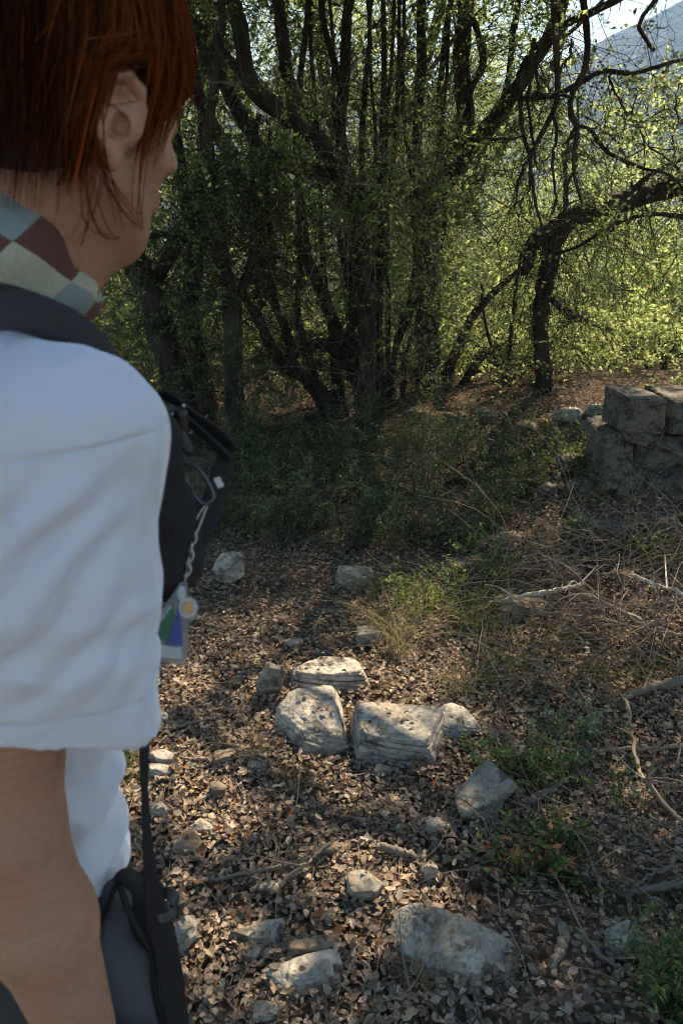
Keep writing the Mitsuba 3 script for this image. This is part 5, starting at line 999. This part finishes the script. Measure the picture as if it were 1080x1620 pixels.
for q_, (x, y, h, ncl, lo) in enumerate(((0.9, 9.6, 3.6, 55, .08), (2.2, 8.6, 2.6, 50, .08), (3.6, 9.8, 2.4, 50, .06), (1.6, 11.5, 3.8, 60, .1), (5.2, 11.0, 2.3, 30, .08), (3.0, 12.5, 2.8, 50, .08), (4.6, 14.0, 2.6, 34, .08), (0.4, 13.0, 4.4, 60, .1), (7.0, 13.5, 2.6, 34, .08), (2.0, 15.5, 3.6, 45, .08), (3.4, 7.6, 1.9, 40, .08))):
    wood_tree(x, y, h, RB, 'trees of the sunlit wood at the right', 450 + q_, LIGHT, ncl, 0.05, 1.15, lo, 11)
# --- sunlit undergrowth between the trunks and the far wood
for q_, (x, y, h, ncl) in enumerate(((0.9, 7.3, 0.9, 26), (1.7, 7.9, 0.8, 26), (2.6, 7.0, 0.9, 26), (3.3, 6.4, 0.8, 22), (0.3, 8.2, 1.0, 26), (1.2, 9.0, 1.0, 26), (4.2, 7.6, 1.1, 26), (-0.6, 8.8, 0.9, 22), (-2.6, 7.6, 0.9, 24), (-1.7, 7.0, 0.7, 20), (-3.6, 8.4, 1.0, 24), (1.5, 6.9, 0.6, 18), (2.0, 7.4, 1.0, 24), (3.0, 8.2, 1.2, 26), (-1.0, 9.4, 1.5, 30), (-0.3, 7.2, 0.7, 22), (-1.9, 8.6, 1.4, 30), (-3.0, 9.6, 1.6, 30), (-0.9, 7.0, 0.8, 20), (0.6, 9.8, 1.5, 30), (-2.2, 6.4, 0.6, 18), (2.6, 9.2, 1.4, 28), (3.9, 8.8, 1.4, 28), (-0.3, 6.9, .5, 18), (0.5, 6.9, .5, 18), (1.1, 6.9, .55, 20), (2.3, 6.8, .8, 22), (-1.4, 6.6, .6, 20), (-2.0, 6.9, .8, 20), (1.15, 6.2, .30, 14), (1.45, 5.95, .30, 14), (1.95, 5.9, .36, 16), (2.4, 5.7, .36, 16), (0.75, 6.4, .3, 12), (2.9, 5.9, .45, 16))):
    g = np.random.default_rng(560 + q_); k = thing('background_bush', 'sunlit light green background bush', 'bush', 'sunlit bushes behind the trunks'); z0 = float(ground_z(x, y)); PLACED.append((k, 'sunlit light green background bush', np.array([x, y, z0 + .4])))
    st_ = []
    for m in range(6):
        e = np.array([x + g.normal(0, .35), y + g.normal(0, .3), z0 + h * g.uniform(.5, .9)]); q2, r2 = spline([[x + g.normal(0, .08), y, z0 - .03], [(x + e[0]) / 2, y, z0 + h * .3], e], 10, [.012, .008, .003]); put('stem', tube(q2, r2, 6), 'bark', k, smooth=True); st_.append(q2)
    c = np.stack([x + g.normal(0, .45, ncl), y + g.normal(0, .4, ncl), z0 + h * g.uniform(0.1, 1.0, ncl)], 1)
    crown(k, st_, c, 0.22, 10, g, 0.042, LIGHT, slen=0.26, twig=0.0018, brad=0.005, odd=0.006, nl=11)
# --- the wood goes on behind and beside the camera
for q_, (x, y, h) in enumerate(((-3.2, -1.0, 5.2), (-1.2, -3.4, 5.6), (2.6, -2.2, 5.4), (4.4, 0.6, 5.2), (-4.8, 1.6, 5.0), (0.6, -6.0, 6.0), (-5.5, -4.5, 6.0), (5.5, -5.0, 6.0))):
    wood_tree(x, y, h, 'tall leafy tree beside or behind the viewer, outside the picture', 'trees behind the camera', 500 + q_, GREEN, 80, 0.11, 1.9, 0.5, 9)
place_labels()
print('leaves', NL_FRONT, NLEAF)
# ------------------------------------------------------------------ understory, grass, fallen wood
rg = np.random.default_rng(606)
def bush(px, py, wpx, hpx, label, L, pal, seed, nst=40, nl=16, cat='bush', name='bush', sides=0.55, odd=0.01, group=None, lean=0.5):
    """A low bush whose foot is seen at (px, py): stems fan out of the ground and carry small leaves."""
    g = np.random.default_rng(seed); p = on_ground(px, py); z = zc(p); w, h = wpx * z / FPX / 2, hpx * z / FPX * 1.08
    k = thing(name, label, cat, group); lv = Leaves()
    f = p + np.stack([g.normal(0, w * sides, nst), g.uniform(-0.5, 1.2, nst) * w * 0.55 + w * 0.3, np.zeros(nst)], 1); f[:, 2] = ground_z(f[:, 0], f[:, 1]) - 0.01
    d = unit(np.stack([(f[:, 0] - p[0]) / w * lean + g.normal(0, 0.3, nst), g.normal(0, 0.3, nst), np.ones(nst)], 1)); hh = h * g.uniform(0.5, 1.1, nst)
    kk = 6; t = np.linspace(0, 1, kk); bend = g.normal(0, 0.16, (nst, 3)); wig = np.cumsum(g.normal(0, 0.02, (nst, kk, 3)), 1)
    P = f[:, None] + hh[:, None, None] * (d[:, None] * t[:, None] + bend[:, None] * (t ** 2)[:, None] + wig)
    v, fa = tubes(P, np.linspace(1, 0.4, kk)[None] * g.uniform(0.0012, 0.0028, (nst, 1)), 4); q = put('stems', (v, fa), 'bark', k, smooth=True); labels[q] = {'kind': 'stuff'}
    m = 5
    for i in range(m):
        b = P[:, 1 + i] if i < 5 else P[:, -1]; dd = unit(g.normal(size=(nst, 3)) + np.array([0, -0.1, 0.8]))
        lv.sprays(b, dd, np.maximum(h * g.uniform(0.22, 0.45, nst), 3.2 * L), nl, L, pal, g, 0.1, 0.0009, (0.34, 0.5), odd=odd)
    lv.put(k); return k
SH = np.array([[0.13, 0.20, 0.10], [0.16, 0.23, 0.11], [0.11, 0.17, 0.09], [0.20, 0.25, 0.12], [0.17, 0.16, 0.09]])
for i_, (x, y, w, h, lab) in enumerate(((400, 790, 150, 120, 'dark green bush just right of the chest bag straps'), (500, 800, 170, 130, 'dark bush in deep shade under the slender stems'), (600, 820, 170, 140, 'dark bush with upright stems below the straight trunk'), (690, 790, 170, 130, 'dark green bush filling the shade right of the straight trunk'),
        (770, 760, 120, 90, 'low dark bush near the foot of the leaning right tree'), (440, 870, 170, 110, 'low brownish green bush behind the jagged shaded stone'), (550, 880, 170, 110, 'low dark bush just behind the grey shaded boulder'), (650, 880, 150, 110, 'small leafed bush left of the brown boulder on the bank'),
        (350, 850, 110, 100, 'small dark bush beside the lower end of the chest bag'), (470, 740, 150, 90, 'far dark bush at the foot of the leaning stem'), (590, 740, 150, 80, 'far dark bush at the foot of the slender stems'), (680, 720, 130, 60, 'far low bush at the foot of the straight trunk'), (820, 800, 120, 70, 'low straggling bush on the bank left of the wall'), (380, 730, 120, 80, 'far dark bush at the foot of the upright dark trunk'), (760, 850, 110, 70, 'low dark bush around the rounded boulder on the bank'))):
    bush(x, y, w, h, lab, 0.017, SH, 700 + i_, 34, 15, odd=0.02, sides=0.5)
LT_ = np.array([[0.20, 0.28, 0.08], [0.25, 0.33, 0.09], [0.16, 0.23, 0.07]])
OR_ = np.array([[0.46, 0.21, 0.10], [0.16, 0.24, 0.08], [0.20, 0.27, 0.09], [0.48, 0.27, 0.14], [0.14, 0.22, 0.07]])
PALE = np.array([[0.26, 0.33, 0.20], [0.32, 0.38, 0.24], [0.14, 0.20, 0.09]])
MID = np.array([[0.14, 0.21, 0.085], [0.17, 0.24, 0.09], [0.11, 0.17, 0.075]])
bush(893, 745, 80, 75, 'small yellow-green bush catching the sun beside the wall', 0.026, LT_, 730, 14, 9, 'bush', 'bush', 0.5)
bush(838, 1392, 58, 74, 'small plant with orange and green leaves right of the jagged stone', 0.022, OR_, 731, 11, 8, 'plant', 'plant', 0.45)
bush(880, 1350, 50, 60, 'small dark green plant just right of the orange-leaved plant', 0.018, MID, 732, 12, 10, 'plant', 'plant', 0.5)
bush(850, 1255, 120, 90, 'spreading green plant growing over the stone behind the jagged stone', 0.020, MID, 733, 26, 10, 'plant', 'plant', 0.6, lean=0.9)
bush(920, 1180, 50, 55, 'small plant with pale top leaves above the dead stick', 0.022, PALE, 734, 8, 8, 'plant', 'plant', 0.5)
bush(985, 1285, 28, 44, 'tiny plant with one pale star of leaves among brown leaves', 0.020, PALE, 735, 3, 8, 'plant', 'plant', 0.3)
bush(1066, 1610, 70, 140, 'leafy green plant cut by the lower right corner', 0.022, MID, 736, 22, 12, 'plant', 'plant', 0.5)
bush(905, 1410, 60, 40, 'low green seedlings right of the orange plant', 0.016, MID, 737, 10, 8, 'plant', 'plant', 0.6)
bush(905, 862, 36, 44, 'yellow-green sprig standing at the foot of the wall', 0.026, LT_, 738, 4, 6, 'plant', 'plant', 0.3)
bush(690, 985, 90, 90, 'fresh green plant among the tall grass by the brown boulder', 0.020, LT_, 739, 18, 9, 'plant', 'plant', 0.55)
bush(790, 930, 90, 70, 'sparse green plant between the brown boulder and the flat rock', 0.020, MID, 740, 16, 9, 'plant', 'plant', 0.6)
bush(742, 880, 34, 34, 'small green sprig on top of the brown boulder', 0.024, LT_, 741, 4, 7, 'plant', 'plant', 0.3)
bush(1000, 720, 60, 40, 'dark plant growing out of the wall under the big blocks', 0.020, MID, 742, 10, 8, 'plant', 'plant', 0.5)
bush(180, 1232, 70, 40, 'low green weeds left of the thin black strap', 0.016, MID, 743, 14, 8, 'plant', 'plant', 0.6)
bush(930, 760, 60, 60, 'leafy dark weed at the left end of the wall', 0.020, MID, 746, 12, 8, 'plant', 'plant', 0.5)
bush(1040, 900, 90, 50, 'low weed before the dark stone below the wall', 0.018, MID, 747, 12, 8, 'plant', 'plant', 0.6)
bush(960, 800, 90, 50, 'dark straggling plant in front of the lower wall stones', 0.018, SH, 744, 16, 10, 'plant', 'plant', 0.6)
bush(805, 1110, 80, 40, 'low seedlings right of the pale stone', 0.016, MID, 745, 8, 7, 'plant', 'plant', 0.6)
STRAW = np.array([[0.42, 0.36, 0.22], [0.34, 0.29, 0.18], [0.30, 0.30, 0.14]]); GRS = np.array([[0.20, 0.25, 0.09], [0.15, 0.20, 0.08], [0.28, 0.28, 0.13]])
def tuft(px, py, wpx, hpx, n, label, pal, seed, flop=0.5, r=0.0011, group=None):
    g = np.random.default_rng(seed); p = on_ground(px, py); z = zc(p); w, h = wpx * z / FPX / 2, hpx * z / FPX
    b = p + np.stack([g.normal(0, w * 0.35, n), g.normal(0, w * 0.3, n), np.zeros(n)], 1); b[:, 2] = ground_z(b[:, 0], b[:, 1])
    a = g.uniform(0, 2 * np.pi, n); L = h * g.uniform(0.5, 1.25, n); fl = flop * g.uniform(0.2, 1.5, n); t = np.linspace(0, 1, 8)
    out = np.stack([np.cos(a), np.sin(a), 0 * a], 1)
    P = b[:, None] + L[:, None, None] * (out[:, None] * (fl[:, None] * t ** 1.8 + 0.12 * t)[..., None] + np.array([0, 0, 1.0]) * (t - 0.45 * fl[:, None] * t ** 2.6)[..., None])
    P[..., 2] = np.maximum(P[..., 2], ground_z(P[..., 0], P[..., 1]) + 0.006)
    v, f = tubes(P, np.linspace(1, 0.25, 8)[None] * r * g.uniform(0.6, 1.3, (n, 1)), 3); c = np.repeat(pal[g.integers(0, len(pal), n)] * g.uniform(0.7, 1.2, (n, 1)), 24, 0)
    k = put('grass_tuft', (v, f), 'leaf_green', smooth=True, color=c); tag(k, label, 'grass', group); return k
tuft(625, 1040, 70, 150, 70, 'tall straw grass tuft behind the squared block', STRAW, 801, 0.7)
tuft(600, 1000, 80, 120, 50, 'thin grass stems left of the tall straw tuft', GRS, 802, 0.8)
tuft(745, 1000, 110, 130, 110, 'wide green and straw grass tuft left of the flat rock', GRS, 803, 0.9)
tuft(720, 1105, 70, 90, 50, 'grass tuft above the low pale stone', STRAW, 804, 0.8)
tuft(800, 1060, 90, 90, 60, 'drooping grass right of the tall tufts', GRS, 805, 1.0)
tuft(405, 1205, 60, 90, 34, 'dry pale grass left of the layered slab', STRAW, 806, 0.7)
tuft(470, 1235, 110, 45, 80, 'matted dry grass under the layered slab', np.array([[0.2, 0.19, 0.09], [0.26, 0.23, 0.13]]), 807, 1.2)
tuft(660, 1235, 24, 60, 5, 'single straw leaning against the squared block', STRAW, 808, 0.3, 0.0016)
tuft(655, 1560, 60, 80, 46, 'fine grass at the left foot of the pitted boulder', np.array([[0.2, 0.2, 0.09], [0.25, 0.22, 0.12]]), 809, 0.8, 0.0009)
tuft(940, 1075, 170, 50, 130, 'flattened green grass mat at the right', np.array([[0.16, 0.18, 0.07], [0.24, 0.22, 0.1]]), 810, 1.4)
tuft(1040, 1060, 120, 50, 90, 'flattened grass mat at the right edge above the fallen log', np.array([[0.16, 0.18, 0.07], [0.24, 0.22, 0.1]]), 811, 1.4)
tuft(1010, 1440, 140, 50, 80, 'thin drooping grass above the bluish stone', np.array([[0.13, 0.15, 0.07], [0.18, 0.18, 0.09]]), 812, 1.3, 0.0009)
tuft(385, 920, 80, 80, 16, 'pale dry grass stems by the jagged shaded stone', STRAW, 813, 1.0)
tuft(460, 925, 90, 110, 14, 'lone dry stalks in the shade under the bushes', STRAW, 814, 0.8)
tuft(590, 930, 90, 80, 18, 'arching straw stems around the grey shaded boulder', STRAW, 815, 1.3)
tuft(860, 1010, 120, 60, 70, 'dry grass around the flat rock', STRAW, 816, 1.2)
tuft(830, 760, 60, 50, 18, 'pale arching grass on the bank above the bushes', STRAW, 817, 1.3)
tuft(215, 1240, 60, 40, 40, 'short green grass beside the thin black strap', GRS, 818, 0.9)
tuft(935, 800, 110, 60, 26, 'long dry stalks lying before the wall', STRAW, 819, 1.5)
def stick(pts, rpx, label, bs='dry_wood', seed=1, n=22, lift=0.012, twigs=(), group=None):
    """A dead branch lying where pts [(px, py, height above ground)] are seen."""
    g = np.random.default_rng(seed); P = []
    for q in pts:
        h = q[2] if len(q) > 2 else 0.0; p = on_ground(q[0], q[1]); d = ray(q[0], q[1]); p = p - d * (h / abs(d[2])); p[2] += lift; P.append(p)
    r = np.array([x * zc(p) / FPX for x, p in zip(np.interp(np.linspace(0, 1, len(P)), np.linspace(0, 1, len(rpx)), rpx), P)])
    q, r = spline(P, n, r); q = q + g.normal(0, 0.0025, q.shape); ms = [tube(q, r, 7, True, 0.10, seed)]
    k = thing('fallen_branch', label, 'branch', group); put('stem', ms[0], bs, k, smooth=True)
    tw = []
    for _ in range(twigs or 0):
        i = int(g.integers(3, n - 2)); a = unit(np.array([g.normal(), g.normal(), abs(g.normal()) * 0.5])); l = g.uniform(0.06, 0.28); m = q[i] + a * l * 0.5 + g.normal(0, 0.012, 3)
        s, rr = spline([q[i], m, q[i] + a * l + g.normal(0, 0.02, 3)], 8, [r[i] * 0.55, r[i] * 0.4, r[i] * 0.2]); put('side_twig', tube(s, rr, 5), bs, k, smooth=True)
    return k
scene['pale_wood'] = two({'type': 'principled', 'base_color': rgb(0.40, 0.36, 0.30), 'roughness': 0.85})
scene['grey_wood'] = two({'type': 'principled', 'base_color': rgb(0.17, 0.145, 0.12), 'roughness': 0.9})
stick([(985, 1110, .05), (998, 1165, .06), (1012, 1225, .05), (1050, 1278, .03), (1090, 1320, 0)], [3, 3.2, 3.4, 4, 4.5], 'pale bare branch slanting down towards the right edge', 'dry_wood', 901, twigs=5)
stick([(935, 1192, .03), (1000, 1190, .04), (1090, 1186, .04)], [3, 3.2, 3.5], 'thin level stick crossing the pale slanting branch', 'dry_wood', 902, twigs=2)
stick([(782, 955, .06), (830, 948, .07), (880, 938, .08), (925, 928, .09)], [2, 3.6, 3.6, 2.5], 'whitish branch lying across the flat rock', 'pale_wood', 903, twigs=4)
stick([(900, 945, .08), (960, 960, .08), (1020, 990, .06), (1085, 1010, .05)], [3, 3.5, 3.5, 3], 'grey branch running right from the whitish branch', 'dry_wood', 904, twigs=7)
stick([(1000, 915, .12), (1040, 930, .10), (1090, 948, .08)], [3, 3, 3.5], 'thin pale stick at the right edge below the wall', 'pale_wood', 905, twigs=4)
stick([(1085, 1010, .06), (1020, 1000, .06), (960, 985, .04)], [3, 2.6, 2], 'thin grey stick pointing in from the right edge', 'dry_wood', 906, twigs=5)
stick([(1100, 1075, .03), (1060, 1085, .03), (1010, 1100, .02), (985, 1112, .02)], [9, 8, 6, 4], 'thick dark log end at the right edge', 'grey_wood', 907)
stick([(1095, 1412, .02), (1050, 1408, .02), (1005, 1418, .02), (975, 1428, 0)], [7, 6.5, 5, 3], 'rough dark root above the bluish stone at the right edge', 'grey_wood', 908, twigs=2)
stick([(890, 1470, .02), (886, 1505, .03), (870, 1535, .02)], [8, 8.5, 6], 'short dark chunk of wood right of the pitted boulder', 'grey_wood', 909)
stick([(930, 1510, .0), (985, 1540, .01), (1040, 1565, .0)], [4, 4, 3], 'thin dark stick below the bluish stone', 'grey_wood', 910, twigs=1)
stick([(580, 1590, .0), (660, 1582, .01), (720, 1584, .0)], [3, 3.5, 2.5], 'dark stick lying before the pitted boulder', 'grey_wood', 911, twigs=3)
stick([(330, 1400, .01), (385, 1388, .02), (440, 1378, .02), (495, 1358, .01)], [2.5, 3, 3, 2.5], 'thin dark twig in the sunlit litter at the lower left', 'grey_wood', 912, twigs=3)
stick([(440, 1412, .01), (470, 1385, .03), (500, 1358, .04), (530, 1340, .03)], [3, 3.2, 2.6, 2], 'forked grey twig above the wedge stone', 'dry_wood', 913, twigs=3)
stick([(598, 1345, .02), (625, 1352, .02), (660, 1362, .01)], [6, 7, 5], 'short dark stump of wood right of the pinkish stone', 'grey_wood', 914)
stick([(668, 1400, .0), (668, 1375, .02), (670, 1352, .03)], [4, 4, 3], 'short pale peg of wood beside the tiny white stone', 'dry_wood', 915)
stick([(830, 1275, .01), (870, 1255, .02), (890, 1235, .02)], [7, 6, 4], 'dark branch stub right of the jagged stone', 'grey_wood', 916)
stick([(800, 1320, .02), (860, 1345, .03), (910, 1365, .02)], [2, 2.2, 1.6], 'thin twig over the orange-leaved plant', 'grey_wood', 917)
stick([(950, 1440, .01), (945, 1400, .03), (930, 1370, .03)], [2.5, 3, 2], 'bent twig right of the small seedlings', 'dry_wood', 918, twigs=2)
stick([(990, 1420, .02), (1030, 1390, .03), (1085, 1375, .04)], [2, 2.4, 2.4], 'thin dark twig above the rough root', 'grey_wood', 919, twigs=3)
stick([(260, 1160, .01), (300, 1150, .02), (350, 1140, .01)], [2.2, 2.2, 1.6], 'thin dark twig right of the sleeve hem', 'grey_wood', 920)
stick([(285, 1205, .01), (330, 1208, .02), (375, 1216, .01)], [1.8, 2, 1.5], 'thin pale twig just above the small brown stone', 'dry_wood', 921)
stick([(455, 1470, .02), (462, 1440, .03), (466, 1400, .02)], [2, 2.4, 2], 'upright bent twig behind the wedge stone', 'dry_wood', 922)
stick([(330, 660, .3), (300, 690, .25)], [2, 2], 'thin stick in the dark beside the chest bag', 'grey_wood', 923)
# brushwood heap at the right: fine dead stems over the bank
bw_ = thing('brushwood', 'tangled heap of fine dead stems on the bank at the right', 'brushwood')
st = np.array([on_ground(x, y) for x, y in zip(rg.uniform(760, 1120, 160), rg.uniform(860, 1090, 160))]); st[:, 2] += rg.uniform(0.02, 0.12, 160)
bare_twigs(bw_, st, 400, rg, 0.2, 0.7, 0.0022, 0.15, 'dead_stems', 'dry_wood')
st = np.array([on_ground(x, y) for x, y in zip(rg.uniform(780, 1120, 100), rg.uniform(1100, 1420, 100))]); st[:, 2] += rg.uniform(0.01, 0.05, 100)
bare_twigs(bw_, st, 200, rg, 0.12, 0.4, 0.0014, 0.1, 'dead_stems', 'dry_wood')
